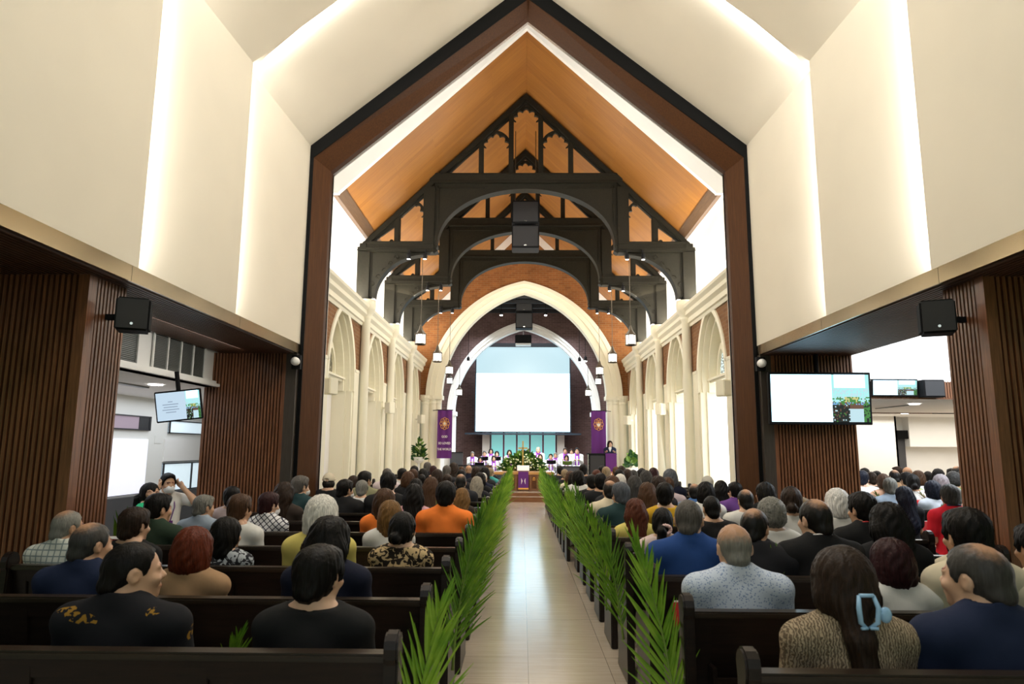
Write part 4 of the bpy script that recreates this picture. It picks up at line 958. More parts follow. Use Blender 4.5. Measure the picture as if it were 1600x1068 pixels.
def skeleton(sex, pose):
    f = sex=='f'; sh = .160 if f else .185
    J = dict(sh=[(-sh,-.03,.955),(sh,-.03,.955)], el=[(-sh-.014,.02,.715),(sh+.014,.02,.715)], wr=[(-.10,.24,.625),(.10,.24,.625)], hand=[(-.06,.31,.615),(.06,.31,.615)], palm=[(0,0,1),(0,0,1)],
        hip=[(-.085,.02,.525),(.085,.02,.525)], kn=[(-.10,.42,.515),(.10,.42,.515)], an=[(-.10,.41,.10),(.10,.41,.10)])
    if pose=='stand':
        J.update(hip=[(-.085,-.01,.50),(.085,-.01,.50)],kn=[(-.09,.0,.05),(.09,.0,.05)],an=[(-.09,-.03,-.38),(.09,-.03,-.38)],wr=[(-.16,.22,.86),(.16,.22,.86)],hand=[(-.13,.30,.88),(.13,.30,.88)],palm=[(0,0,-1),(0,0,-1)])
    if pose=='read': J.update(el=[(-sh-.01,.06,.72),(sh+.01,.06,.72)],wr=[(-.09,.27,.80),(.09,.27,.80)],hand=[(-.06,.34,.83),(.06,.34,.83)],palm=[(.5,0,1),(-.5,0,1)])
    if pose=='ears': J.update(el=[(-sh-.09,.20,.93),(sh+.09,.20,.93)],wr=[(-.15,.10,1.10),(.15,.10,1.10)],hand=[(-.098,.04,1.16),(.098,.04,1.16)],palm=[(1,0,0),(-1,0,0)])
    if pose=='ear': J['el'][1] = (sh+.08,.20,.92); J['wr'][1] = (.16,.12,1.09); J['hand'][1] = (.10,.05,1.15); J['palm'][1] = (-1,0,0)
    return J
def torso(v, sex, g=0.0, bottom=True):
    f = sex=='f'; w = .92 if f else 1.05
    if bottom: v.ell((0,0,.535),(.172*(1.03 if f else 1)+g,.135+g,.125+g),.03)
    v.ell((0,.005,.68),((.135 if f else .15)+g,.112+g,.16+g),.06); v.ell((0,-.015,.84),(.158*w+g,.112+g,.17+g),.06)
    s = .150 if f else .172
    v.cap((-s,-.03,.955),(s,-.03,.955),(.058 if f else .066)+g,None,.05)
    v.cap((-.10,-.04,.985),(0,-.03,1.045),.05+g,.05+g,.04).cap((.10,-.04,.985),(0,-.03,1.045),.05+g,.05+g,.04)
    if f:
        for q in (-1,1): v.ell((q*.07,.085,.83),(.06+g,.05+g,.06+g),.04)
def hand(v, w, h, pal, side):
    w,h,p = np.array(w),np.array(h),np.array(pal,float); d = h-w; d /= np.linalg.norm(d)
    p = p-d*(p@d); p /= np.linalg.norm(p); x = np.cross(d,p)*side
    c = w+d*.045; v.cap(w,w+d*.02,.026,.028,.02)
    for i in range(4):
        o = x*(i-1.5)*.019; b = c+o*.9+d*.03; L = (.066,.078,.074,.056)[i]
        v.cap(w+d*.015+o*.6,b,.0135,.0125,.012)
        k1 = b+d*L*.5-p*.004; k2 = k1+(d*.8-p*.6)*L*.32; k3 = k2+(d*.45-p*.9)*L*.28
        v.chain([b,k1,k2,k3],[.0100,.0092,.0086,.0076],.006)
    t0 = w+d*.012-x*.022; t1 = t0+d*.03-x*.018-p*.008; t2 = t1+d*.03-x*.004-p*.008; v.chain([t0,t1,t2],[.015,.0115,.0095],.01)
def body(sex, yaw=0, pose='sit', nod=0):
    f = sex=='f'; J = skeleton(sex,pose)
    v = Vol((-.36,-.24,-.46 if pose=='stand' else 0),(.36,.64,1.30),.0085)
    torso(v,sex); v.cap((0,-.03,.99),(0,-.008,1.09),.050 if f else .058,.047 if f else .055,.03)
    for q in (0,1):
        a = .92 if f else 1.05
        v.chain([J['sh'][q],J['el'][q],J['wr'][q]],[.048*a,.039*a,.026*a],.02)
        m = (np.array(J['el'][q])*.65+np.array(J['wr'][q])*.35); v.cap(J['el'][q],m,.038*a,.037*a,.02)
        hand(v,J['wr'][q],J['hand'][q],J['palm'][q],1 if q else -1)
        v.chain([J['hip'][q],J['kn'][q],J['an'][q]],[.088,.058,.036],.03)
        k,n_ = np.array(J['kn'][q]),np.array(J['an'][q]); v.cap(k*.7+n_*.3+np.array([0,-.015,0]),k*.45+n_*.55,.050,.040,.03)
        v.chain([n_+(0,-.02,-.05),n_+(0,.07,-.06),n_+(.015*(1 if q else -1),.15,-.068)],[.036,.036,.026],.02)
    v.xf = (rotz(yaw,nod),PIV)
    s = .97 if f else 1.0
    v.ell((0,-.005,1.165),(.074*s,.094*s,.096*s),.02); v.ell((0,.035,1.10),(.056*s,.060*s,.062*s),.04); v.cap((0,.07,1.055),(0,.07,1.06),.024,.022,.03)
    v.cap((0,.083,1.158),(0,.105,1.125),.009,.013,.012); v.ell((0,.098,1.120),(.019,.013,.010),.008)
    for q in (-1,1):
        v.ell((q*.030,.098,1.150),(.017,.014,.011),.014,'cut'); v.ell((q*.030,.079,1.150),(.0125,.0125,.0115),.002); v.cap((q*.014,.090,1.170),(q*.044,.084,1.168),.006,.005,.012)
        v.ell((q*.040,.07,1.118),(.022,.02,.018),.02); v.ell((q*.076*s,-.006,1.140),(.010,.020,.032),.008); v.ell((q*.084*s,.002,1.142),(.006,.010,.018),.004,'cut')
    v.ell((0,.093,1.088),(.024,.010,.006),.006); v.ell((0,.091,1.078),(.020,.010,.007),.006); v.ell((0,.105,1.0835),(.020,.008,.0018),.003,'cut')
    for q in (-1,1):
        v.ell((q*.030,.093,1.150),(.010,.008,.0095),op='tint',tint=1); v.cap
        v.ell((q*.029,.092,1.173),(.019,.014,.0055),op='tint',tint=1)
    v.ell((0,.096,1.083),(.023,.016,.012),op='tint',tint=.5)
    return v.mesh('person_body',True)
def shirt(sex, style, pose='sit'):
    J = skeleton(sex,pose); v = Vol((-.38,-.26,.38),(.38,.45,1.14),.0095); g = .013 if style!='jacket' else .02
    torso(v,sex,g)
    a = .92 if sex=='f' else 1.05
    for q in (0,1):
        sh,el,wr = (np.array(J[n][q]) for n in ('sh','el','wr'))
        if style=='sleeveless': v.cap(sh,sh+(el-sh)*.05,.05*a+g,.05*a+g,.02)
        elif style in ('tee','collar','turtle') and not style=='turtle': v.cap(sh,sh+(el-sh)*.62,.048*a+g,.050*a+g,.02)
        else: v.chain([sh,el,wr-(wr-el)*.06],[.050*a+g,.043*a+g,.032*a+g],.02)
    v.half((0,0,-1),-.43); v.put(lambda X,Y,Z: np.maximum(np.sqrt(X**2+(Y-.16)**2+(Z-.47)**2)-.16,-.01+0*X),(-.2,0,.3),(.2,.35,.62),.01,'cut')
    for q in (0,1): v.cap(np.array(J['hip'][q])+(0,.09,.0),J['kn'][q],.088,.07,.015,'cut') if pose!='stand' else None
    if style in ('tee','sleeveless'):
        v.cap((0,-.03,.99),(0,.0,1.12),.066,.075,.01,'cut'); v.half((0,-.28,1),1.062)
        v.ell((0,.06,1.03),(.06,.07,.06),.01,'cut')
    elif style=='turtle': v.cap((0,-.028,1.0),(0,-.012,1.075),.064,.060,.015); v.half((0,0,1),1.085)
    else:
        v.cap((0,-.03,.99),(0,.01,1.12),.059,.068,.008,'cut'); v.half((0,-.3,1),1.098)
        def ring(X,Y,Z):
            zz = Z-1.035+.32*(Y+.03); r = np.sqrt(X**2*.95+(Y+.022)**2); return np.maximum(np.abs(r-(.072-.10*zz))-.0095,np.abs(zz)-.028)
        v.put(ring,(-.1,-.12,.98),(.1,.09,1.10),.006); v.cap((0,.07,.93),(0,.06,1.05),.012,.035,.01,'cut')
    return v.mesh('shirt')
def trousers(sex, pose='sit'):
    J = skeleton(sex,pose); v = Vol((-.3,-.22,-.36 if pose=='stand' else .06),(.3,.56,.68),.011); g = .012
    v.ell((0,0,.535),(.172+g,.135+g,.125+g),.03)
    for q in (0,1):
        k,n_ = np.array(J['kn'][q]),np.array(J['an'][q]); v.chain([J['hip'][q],k,n_+(k-n_)*.06],[.088+g,.062+g,.052],.03)
    v.half((0,0,1),.62); return v.mesh('trousers')
def shoes(pose='sit'):
    v = Vol((-.22,.22,-.02),(.22,.66,.16),.0095)
    for q in (-1,1): v.chain([(q*.10,.385,.05),(q*.10,.48,.042),(q*.115,.57,.034)],[.046,.046,.036],.02); v.cap((q*.10,.40,.06),(q*.10,.405,.10),.046,.044,.01)
    v.half((0,0,-1),-.002); return v.mesh('shoes')
# ---- hair, in the frame of a head that looks along +y
def hair(style):
    v = Vol((-.19,-.27,.62 if style in ('long','med','pony','clip') else .92),(.19,.19,1.38),.0075)
    def strands(amp, fr=34):
        X,Y,Z = np.meshgrid(*v.ax,indexing='ij',sparse=True); a = np.arctan2(X,-(Y-.0)); w = np.sin(a*fr+5*np.sin(Z*19+a*3))+.6*np.sin(a*fr*.47+Z*26)
        v.D = v.D+amp*w.astype(np.float32)
    face = lambda z0,dy=0: (v.ell((0,.115+dy,z0),(.072,.075,.085),.012,'cut'))
    C = (0,-.005,1.165)
    if style in ('short','thin','buzz','bald'):
        g = {'short':.019,'thin':.010,'buzz':.0065,'bald':.004}[style]
        v.ell((C[0],C[1],C[2]+.002),(.074+g*.75,.094+g*.9,.096+g),.01)
        if style=='short': v.ell((0,-.02,1.215),(.070,.085,.060),.03); v.ell((0,.05,1.235),(.055,.05,.03),.03)
        v.cap((0,-.058,1.10),(0,-.046,1.075),.052+g*.4,.046,.02)
        v.ell((0,.105,1.115),(.10,.085,.122),.01,'cut'); v.ell((0,.075,1.03),(.12,.085,.075),.01,'cut')
        for q in (-1,1): v.ell((q*.082,.0,1.132),(.026,.026,.040),.006,'cut'); v.ell((q*.07,.03,1.07),(.04,.05,.06),.01,'cut')
        v.half((0,.25,-1),-1.058 if style=='short' else -1.082)
        if style=='thin': pass
        strands(.0014 if style!='short' else .0024,30)
    elif style in ('bob','med','long','bl_bob','hat'):
        v.ell((0,-.012,1.178),(.098,.112,.110),.02); v.ell((0,-.03,1.115),(.104,.100,.095),.03)
        if style=='bob': v.ell((0,-.035,1.06),(.100,.082,.060),.03); v.half((0,.0,-1),-1.02)
        if style=='med': v.ell((0,-.045,1.03),(.104,.075,.10),.03); v.half((0,0,-1),-.955)
        if style=='long': v.cap((0,-.055,1.10),(0,-.125,.80),.09,.062,.04,sq=(.78,1.25,1)); v.ell((0,-.12,.80),(.105,.045,.12),.03)
        v.ell((0,.130,1.12),(.074,.098,.122),.015,'cut'); v.ell((0,.07,.99),(.066,.10,.13),.015,'cut'); v.ell((0,-.01,.98),(.054,.055,.10),.01,'cut')
        strands(.0030 if style!='long' else .0034,26)
    elif style=='perm':
        v.ell((0,-.015,1.175),(.104,.115,.112),.02); v.ell((0,-.03,1.115),(.10,.095,.075),.03); v.ell((0,.13,1.11),(.074,.09,.115),.015,'cut'); v.half((0,.3,-1),-1.07)
        X,Y,Z = np.meshgrid(*v.ax,indexing='ij',sparse=True); v.D = v.D+(.006*np.sin(X*150+3*np.sin(Z*60))*np.sin(Y*140+2)*np.sin(Z*150)).astype(np.float32)
    elif style in ('bun','pony','clip'):
        g = .013 if style!='clip' else .026
        v.ell((0,-.012,1.168),(.074+g,.096+g,.097+g),.02); v.ell((0,-.04,1.11),(.070+g*.8,.062+g,.06+g),.03)
        v.ell((0,.13,1.12),(.076,.092,.118),.012,'cut'); v.ell((0,.04,1.01),(.10,.10,.06),.01,'cut')
        if style!='clip':
            for q in (-1,1): v.ell((q*.084,.004,1.135),(.020,.024,.038),.006,'cut')
        v.half((0,.2,-1),-1.055)
        if style=='bun': v.ell((0,-.125,1.10),(.044,.036,.042),.015)
        if style=='pony': v.chain([(0,-.10,1.13),(0,-.145,1.09),(0,-.15,.98),(0,-.145,.82)],[.030,.036,.042,.018],.02)
        if style=='clip': v.ell((0,-.06,1.10),(.098,.070,.085),.03); v.chain([(.01,-.10,1.08),(.02,-.135,.98),(.03,-.15,.86),(.03,-.15,.76)],[.05,.042,.036,.016],.03)
        strands(.0026,30)
    elif style=='cap':
        v.ell((0,-.01,1.13),(.088,.100,.085),.02); v.ell((0,.115,1.10),(.074,.085,.10),.012,'cut'); v.half((0,0,-1),-1.045); v.half((0,0,1),1.20); strands(.002,30)
    return v.mesh('hair')
def hat(kind):
    v = Vol((-.14,-.16,1.08),(.14,.22,1.36),.008)
    v.ell((0,-.005,1.185),(.093,.112,.108),.02); v.half((0,0,-1),-1.175 if kind=='cap' else -1.13)
    if kind=='cap': v.ell((0,.125,1.185),(.075,.075,.010),.01); v.ell((0,-.12,1.19),(.036,.03,.022),.004,'cut'); v.ell((0,-.005,1.296),(.008,.008,.006),.004)
    else:
        X,Y,Z = np.meshgrid(*v.ax,indexing='ij',sparse=True); v.D = v.D+(.0018*np.sin(np.arctan2(X,Y)*40)).astype(np.float32)
    return v.mesh('hat')
# ---- materials that take each object's own colour
def ocol(name, rough, spec=.5, var=.25, scale=(40,40,6), bumps=.2, sheen=0):
    m = mat(name,(.5,.5,.5),rough,spec=spec); oi = N(m,'ShaderNodeObjectInfo'); v = coords(m,scale); n = N(m,'ShaderNodeTexNoise',Scale=3.0,Detail=3.0); LK(m,v,n.inputs['Vector'])
    r = ramp(m,[(.3,(1-var,)*3),(.7,(1,1,1))]); LK(m,n.outputs[0],r.inputs[0]); x = N(m,'ShaderNodeMix',data_type='RGBA',blend_type='MULTIPLY'); x.inputs[0].default_value = 1
    LK(m,oi.outputs['Color'],x.inputs[6]); LK(m,r.outputs[0],x.inputs[7]); LK(m,x.outputs[2],BS(m).inputs['Base Color'])
    if bumps: bump(m,n.outputs[0],bumps,.004)
    m['mixnode'] = x.name; return m
def balding(name, c, r0, r1):
    m = ocol(name,.42,.25,.4,(46,46,3.2),.4); t = N(m,'ShaderNodeTexCoord'); d = N(m,'ShaderNodeVectorMath',operation='DISTANCE'); d.inputs[1].default_value = c; LK(m,t.outputs['Object'],d.inputs[0])
    n = N(m,'ShaderNodeTexNoise',Scale=55.0,Detail=3.0); LK(m,t.outputs['Object'],n.inputs['Vector']); a = N(m,'ShaderNodeMath',operation='MULTIPLY_ADD'); a.inputs[1].default_value = .05; LK(m,n.outputs[0],a.inputs[0]); LK(m,d.outputs['Value'],a.inputs[2])
    mr = N(m,'ShaderNodeMapRange',interpolation_type='SMOOTHSTEP'); mr.inputs[1].default_value = r0+.025; mr.inputs[2].default_value = r1+.025; LK(m,a.outputs[0],mr.inputs[0])
    x = N(m,'ShaderNodeMix',data_type='RGBA'); x.inputs[6].default_value = (.42,.235,.14,1); LK(m,mr.outputs[0],x.inputs[0]); LK(m,m.node_tree.nodes[m['mixnode']].outputs[2],x.inputs[7]); LK(m,x.outputs[2],BS(m).inputs['Base Color'])
    del m['mixnode']; return m
M['hair_thin'] = balding('thinning hair',(0,-.045,1.275),.015,.085); M['hair_bald'] = balding('balding hair',(0,.005,1.28),.085,.150)
M['hair'] = ocol('hair',.45,.14,.6,(46,46,3.2),.8); M['cloth'] = ocol('cloth',.85,.2,.10,(5,5,2.5),.6); M['hatcloth'] = ocol('knitted cloth',.9,.2,.1,(30,30,30),.3)
m = M['skin'] = mat('skin',(.6,.4,.3),.5,spec=.4); oi = N(m,'ShaderNodeObjectInfo'); at = N(m,'ShaderNodeAttribute'); at.attribute_name = 'feature'
lip = N(m,'ShaderNodeMix',data_type='RGBA',blend_type='MULTIPLY'); lip.inputs[7].default_value = (.75,.42,.42,1); st = N(m,'ShaderNodeMapRange'); 
for k,v_ in ((1,.2),(2,.4)): st.inputs[k].default_value = v_
LK(m,at.outputs['Fac'],st.inputs[0]); LK(m,st.outputs[0],lip.inputs[0]); LK(m,oi.outputs['Color'],lip.inputs[6])
eye = N(m,'ShaderNodeMix',data_type='RGBA'); eye.inputs[7].default_value = (.02,.015,.012,1); s2 = N(m,'ShaderNodeMapRange')
for k,v_ in ((1,.7),(2,.9)): s2.inputs[k].default_value = v_
LK(m,at.outputs['Fac'],s2.inputs[0]); LK(m,s2.outputs[0],eye.inputs[0]); LK(m,lip.outputs[2],eye.inputs[6]); LK(m,eye.outputs[2],BS(m).inputs['Base Color'])
BS(m).inputs['Subsurface Weight'].default_value = .08; BS(m).inputs['Subsurface Radius'].default_value = (.02,.01,.005)
def pattern(name, kind, c1, c2, rough=.85):
    m = mat(name,c1,rough,spec=.2); v = coords(m,(1,1,1)); L = BS(m).inputs['Base Color']
    if kind=='check':
        s_ = N(m,'ShaderNodeSeparateXYZ'); rot = coords(m,(1,1,1),(0,0,0) if c2[0]>.2 else (0,.78,0)); LK(m,rot,s_.inputs[0]); out = []
        for ax in ('X','Z'):
            a = N(m,'ShaderNodeMath',operation='MULTIPLY'); a.inputs[1].default_value = 24; LK(m,s_.outputs[ax],a.inputs[0]); f = N(m,'ShaderNodeMath',operation='FRACT'); LK(m,a.outputs[0],f.inputs[0]); g = N(m,'ShaderNodeMath',operation='LESS_THAN'); g.inputs[1].default_value = .2; LK(m,f.outputs[0],g.inputs[0]); out.append(g.outputs[0])
        mx = N(m,'ShaderNodeMath',operation='MAXIMUM'); LK(m,out[0],mx.inputs[0]); LK(m,out[1],mx.inputs[1]); r = ramp(m,[(.4,c1),(.6,c2)]); LK(m,mx.outputs[0],r.inputs[0])
    elif kind=='leopard':
        n = N(m,'ShaderNodeTexNoise',Scale=26.0,Detail=1.0,Distortion=1.2); LK(m,v,n.inputs['Vector']); r = ramp(m,[(.50,c1),(.54,c2)]); LK(m,n.outputs[0],r.inputs[0])
    elif kind=='leaf':
        n = N(m,'ShaderNodeTexNoise',Scale=9.5,Detail=1.0); LK(m,v,n.inputs['Vector']); n2 = N(m,'ShaderNodeTexNoise',Scale=45.0,Detail=2.0); LK(m,v,n2.inputs['Vector'])
        a = N(m,'ShaderNodeMath',operation='GREATER_THAN'); a.inputs[1].default_value = .63; LK(m,n.outputs[0],a.inputs[0]); b = N(m,'ShaderNodeMath',operation='GREATER_THAN'); b.inputs[1].default_value = .50; LK(m,n2.outputs[0],b.inputs[0])
        c = N(m,'ShaderNodeMath',operation='MULTIPLY'); LK(m,a.outputs[0],c.inputs[0]); LK(m,b.outputs[0],c.inputs[1]); r = ramp(m,[(.4,c1),(.6,c2)]); LK(m,c.outputs[0],r.inputs[0])
    elif kind=='knit':
        n = N(m,'ShaderNodeTexWave',Scale=34.0,Distortion=7.0,wave_type='BANDS'); n.inputs['Detail Scale'].default_value = 2.2; LK(m,v,n.inputs['Vector']); r = ramp(m,[(.42,c1),(.6,c2)]); LK(m,n.outputs[0],r.inputs[0]); bump(m,n.outputs[0],.6,.006)
    elif kind=='dots':
        n = N(m,'ShaderNodeTexVoronoi',Scale=95.0); n.inputs['Randomness'].default_value = 1; LK(m,v,n.inputs['Vector']); r = ramp(m,[(.30,c2),(.36,c1)]); LK(m,n.outputs['Distance'],r.inputs[0])
    LK(m,r.outputs[0],L); return m
PAT = dict(plaid=pattern('pale plaid cloth','check',(.62,.64,.58),(.22,.27,.27)), bwplaid=pattern('dark check on white','check',(.72,.72,.74),(.03,.03,.05)), leopard=pattern('leopard print','leopard',(.02,.014,.010),(.52,.38,.20)), bwprint=pattern('black and white print','leopard',(.02,.02,.025),(.42,.45,.48)),
    leaf=pattern('golden leaf print','leaf',(.010,.010,.013),(.30,.16,.022)), knit=pattern('patterned knit','knit',(.42,.33,.22),(.15,.11,.07)), dots=pattern('dotted shirting','dots',(.55,.62,.74),(.22,.30,.50)))
HC = dict(k=(.0065,.0052,.0046),db=(.030,.017,.011),br=(.075,.036,.018),rb=(.10,.028,.014),au=(.135,.026,.010),hl=(.20,.105,.035),bl=(.30,.22,.13),gr=(.22,.215,.19),gb=(.11,.10,.09),gy=(.34,.30,.24),sv=(.84,.81,.75),wh=(.92,.90,.87),dg=(.046,.043,.040),sl=(.09,.10,.12),mr=(.035,.010,.012),dn=(.014,.016,.028),gp=(.30,.26,.27),sk=(.30,.17,.10),cap=(.03,.025,.02),ht=(.05,.045,.04),**{'or':(.10,.05,.025)})
HW = dict(k='black',db='dark brown',br='brown',rb='red-brown',au='auburn',hl='highlighted brown',bl='ash-blond',gr='grey',gb='grey-brown',gy='ash-grey',sv='silver',wh='white',dg='dark grey',sl='slate grey',mr='maroon-black',dn='blue-black',gp='pinkish grey',sk='shaved',cap='dark',ht='dark',**{'or':'light brown'})
SW = dict(short='short {} hair',bob='{} bobbed hair',med='shoulder-length {} hair',long='long {} hair',thin='thinning {} hair',buzz='cropped {} hair',bald='a bald head',perm='curly {} hair',bun='{} hair in a bun',pony='{} ponytail',clip='{} hair',cap='a cap',hat='a hat')
CC = dict(black=(.012,.012,.013),tan=(.36,.22,.12),navy=(.014,.022,.055),darknavy=(.010,.012,.028),yellow=(.66,.56,.16),white=(.70,.69,.66),darkgreen=(.025,.045,.028),orange=(.86,.21,.035),greyblue=(.30,.36,.44),pink=(.62,.34,.38),pinkgrey=(.45,.36,.36),darkbrown=(.035,.025,.02),darkteal=(.018,.045,.048),dark=(.02,.02,.024),khaki=(.22,.21,.12),pinkwhite=(.66,.56,.58),teal=(.05,.28,.27),olive=(.16,.17,.06),cream=(.68,.60,.44),blue=(.018,.06,.22),palepink=(.66,.52,.49),mustard=(.52,.31,.02),blue2=(.07,.17,.42),purple=(.13,.05,.22),redpink=(.40,.05,.10),peach=(.62,.36,.24),paleblue=(.5,.55,.65),lime=(.28,.36,.06),green=(.16,.26,.05),palewhite=(.66,.69,.76),red=(.62,.015,.03),turquoise=(.35,.60,.66),dressgreen=(.02,.38,.16))
CWD = dict(darknavy='navy',darkgreen='dark green',greyblue='grey-blue',pinkgrey='pinkish',darkbrown='dark brown',darkteal='dark teal',dark='dark',pinkwhite='pale pink',palepink='pale pink',blue2='blue',redpink='deep pink',palewhite='pale',paleblue='pale blue')
BM = {}
def bmesh_of(sex,yaw,pose='sit',nod=0):
    k = (sex,yaw,pose,nod)
    if k not in BM: BM[k] = body(sex,math.radians(-yaw),pose,nod); BM[k].materials.append(M['skin'])
    return BM[k]
CM = {}
def cached(fn,m,*a):
    k = (fn.__name__,)+a
    if k not in CM: CM[k] = fn(*a); CM[k].materials.append(M[m])
    return CM[k]
def part(name, me, par, col=None):
    o = bpy.data.objects.new(name,me); COL.objects.link(o); o.parent = par
    if col: o.color = (*col,1)
    return o
def onhead(o, yaw, nod=0):
    a = math.radians(-yaw); R = Matrix(rotz(a,nod).tolist()); p = Vector(PIV); o.matrix_local = Matrix.Translation(p) @ R.to_4x4() @ Matrix.Translation(-p)
SKIN = [(.50,.29,.18),(.56,.34,.22),(.44,.25,.15),(.60,.38,.26)]
HAIRTOP = dict(short=1.288,thin=1.272,buzz=1.268,bald=1.261,bob=1.290,med=1.290,long=1.290,perm=1.292,bun=1.278,pony=1.278,clip=1.29,cap=1.295,hat=1.295)
pr = random.Random(11)
EXTRA = {}
def person(x, y, base, sc, rz, sex, hs, hc, ss, scol, yaw, label, group=None, pose='sit', nod=0, pants=(.025,.026,.032), skin=None):
    q = 0 if abs(yaw)<6 else (15 if abs(yaw)<20 else 30 if abs(yaw)<40 else 50 if abs(yaw)<90 else 60)*(1 if yaw>0 else -1)
    o = bpy.data.objects.new('person',bmesh_of(sex,q,pose,nod)); COL.objects.link(o)
    o.location = (x,y,base); o.rotation_euler.z = rz; o.scale = (sc,sc,sc); o.color = (*(skin or SKIN[pr.randrange(4)]),1); tag(o,label,'person',group)
    if hs not in ('bare',):
        h = part('hair',cached(hair,{'thin':'hair_thin','bald':'hair_bald'}.get(hs,'hair'),hs if hs!='hat' else 'cap'),o,HC[hc]); onhead(h,q,nod)
        if hs in ('cap','hat'): onhead(part('cap' if hs=='cap' else 'knitted_hat',cached(hat,'hatcloth',hs),o,(.62,.55,.42) if hs=='cap' else (.50,.48,.42)),q,nod)
    base_style = {'collarw':'collar','collarr':'collar','collarn':'collar','plaid':'collar','print':'tee','leopard':'tee','bwplaid':'collar','dots':'collar','knit':'long','leaf':'collar'}.get(ss,ss)
    kind = 'plaid' if scol in PAT else None
    s_ = part('shirt',cached(shirt,'cloth',sex,base_style if base_style!='print' else 'tee',pose),o,CC.get(scol,(.3,.3,.3)))
    pk = scol if scol in PAT else ss if ss in PAT else None
    if pk: s_.material_slots[0].link = 'OBJECT'; s_.material_slots[0].material = PAT[pk]
    if ss in ('collarw','collarr','collarn'):
        b = MB(); R_ = [( .0755*cos(a)*1.0, -.024+.0755*sin(a), 1.056-.32*(-.024+.0755*sin(a)+.03)) for a in [PI*.85+PI*1.3*i/20 for i in range(21)]]
        b.tube(R_,.0045 if ss!='collarn' else .012,6); st_ = b.build('collar_stripe',M['lettering'] if ss=='collarw' else M['red'] if ss=='collarr' else M['navyc'],s_,smooth=True)
    if scol=='dressgreen': part('skirt',cached(skirt,'cloth'),o,CC[scol])
    else: part('trousers',cached(trousers,'cloth',sex,pose),o,pants)
    if pose!='stand': part('shoes',cached(shoes,'cloth'),o,(.02,.018,.016) if pr.random()<.75 else (.55,.55,.55))
    return o
M['navyc'] = mat('navy collar',(.012,.016,.05),.85)
def mask_mesh():
    v = Vol((-.1,-.02,1.02),(.1,.15,1.18),.006); v.ell((0,.050,1.088),(.062,.078,.056),.01)
    for q in (-1,1): v.cap((q*.05,.06,1.11),(q*.078,.0,1.14),.004,.003,.01)
    return v.mesh('face_mask')
def stole():
    v = Vol((-.2,-.2,.42),(.2,.3,1.14),.0095); torso(v,'f',.024)
    X,Y,Z = np.meshgrid(*v.ax,indexing='ij',sparse=True); xx = np.abs(X)+0*Y
    front = np.maximum(np.abs(xx-.062-.02*(Z<0))-.026,-Y-.0*Z); back = np.maximum(np.abs(np.sqrt(X**2+(Y+.03)**2)-.085)-.022,.97-Z)
    v.D = np.maximum(v.D,np.minimum(front,back)).astype(np.float32); v.cap((0,-.03,.99),(0,.0,1.12),.066,.075,.01,'cut'); return v.mesh('stole')
def skirt():
    v = Vol((-.3,-.22,.3),(.3,.56,.68),.011); v.ell((0,0,.535),(.186,.149,.14),.03)
    for q in (-1,1): v.cap((q*.085,.02,.525),(q*.10,.42,.515),.104,.078,.08)
    v.half((0,0,1),.62); v.half((0,1,0),.34); return v.mesh('skirt')
M['clip'] = mat('pale blue plastic',(.30,.52,.75),.25)
M['scrunchie'] = mat('flowered scrunchie',(.80,.55,.52),.8)
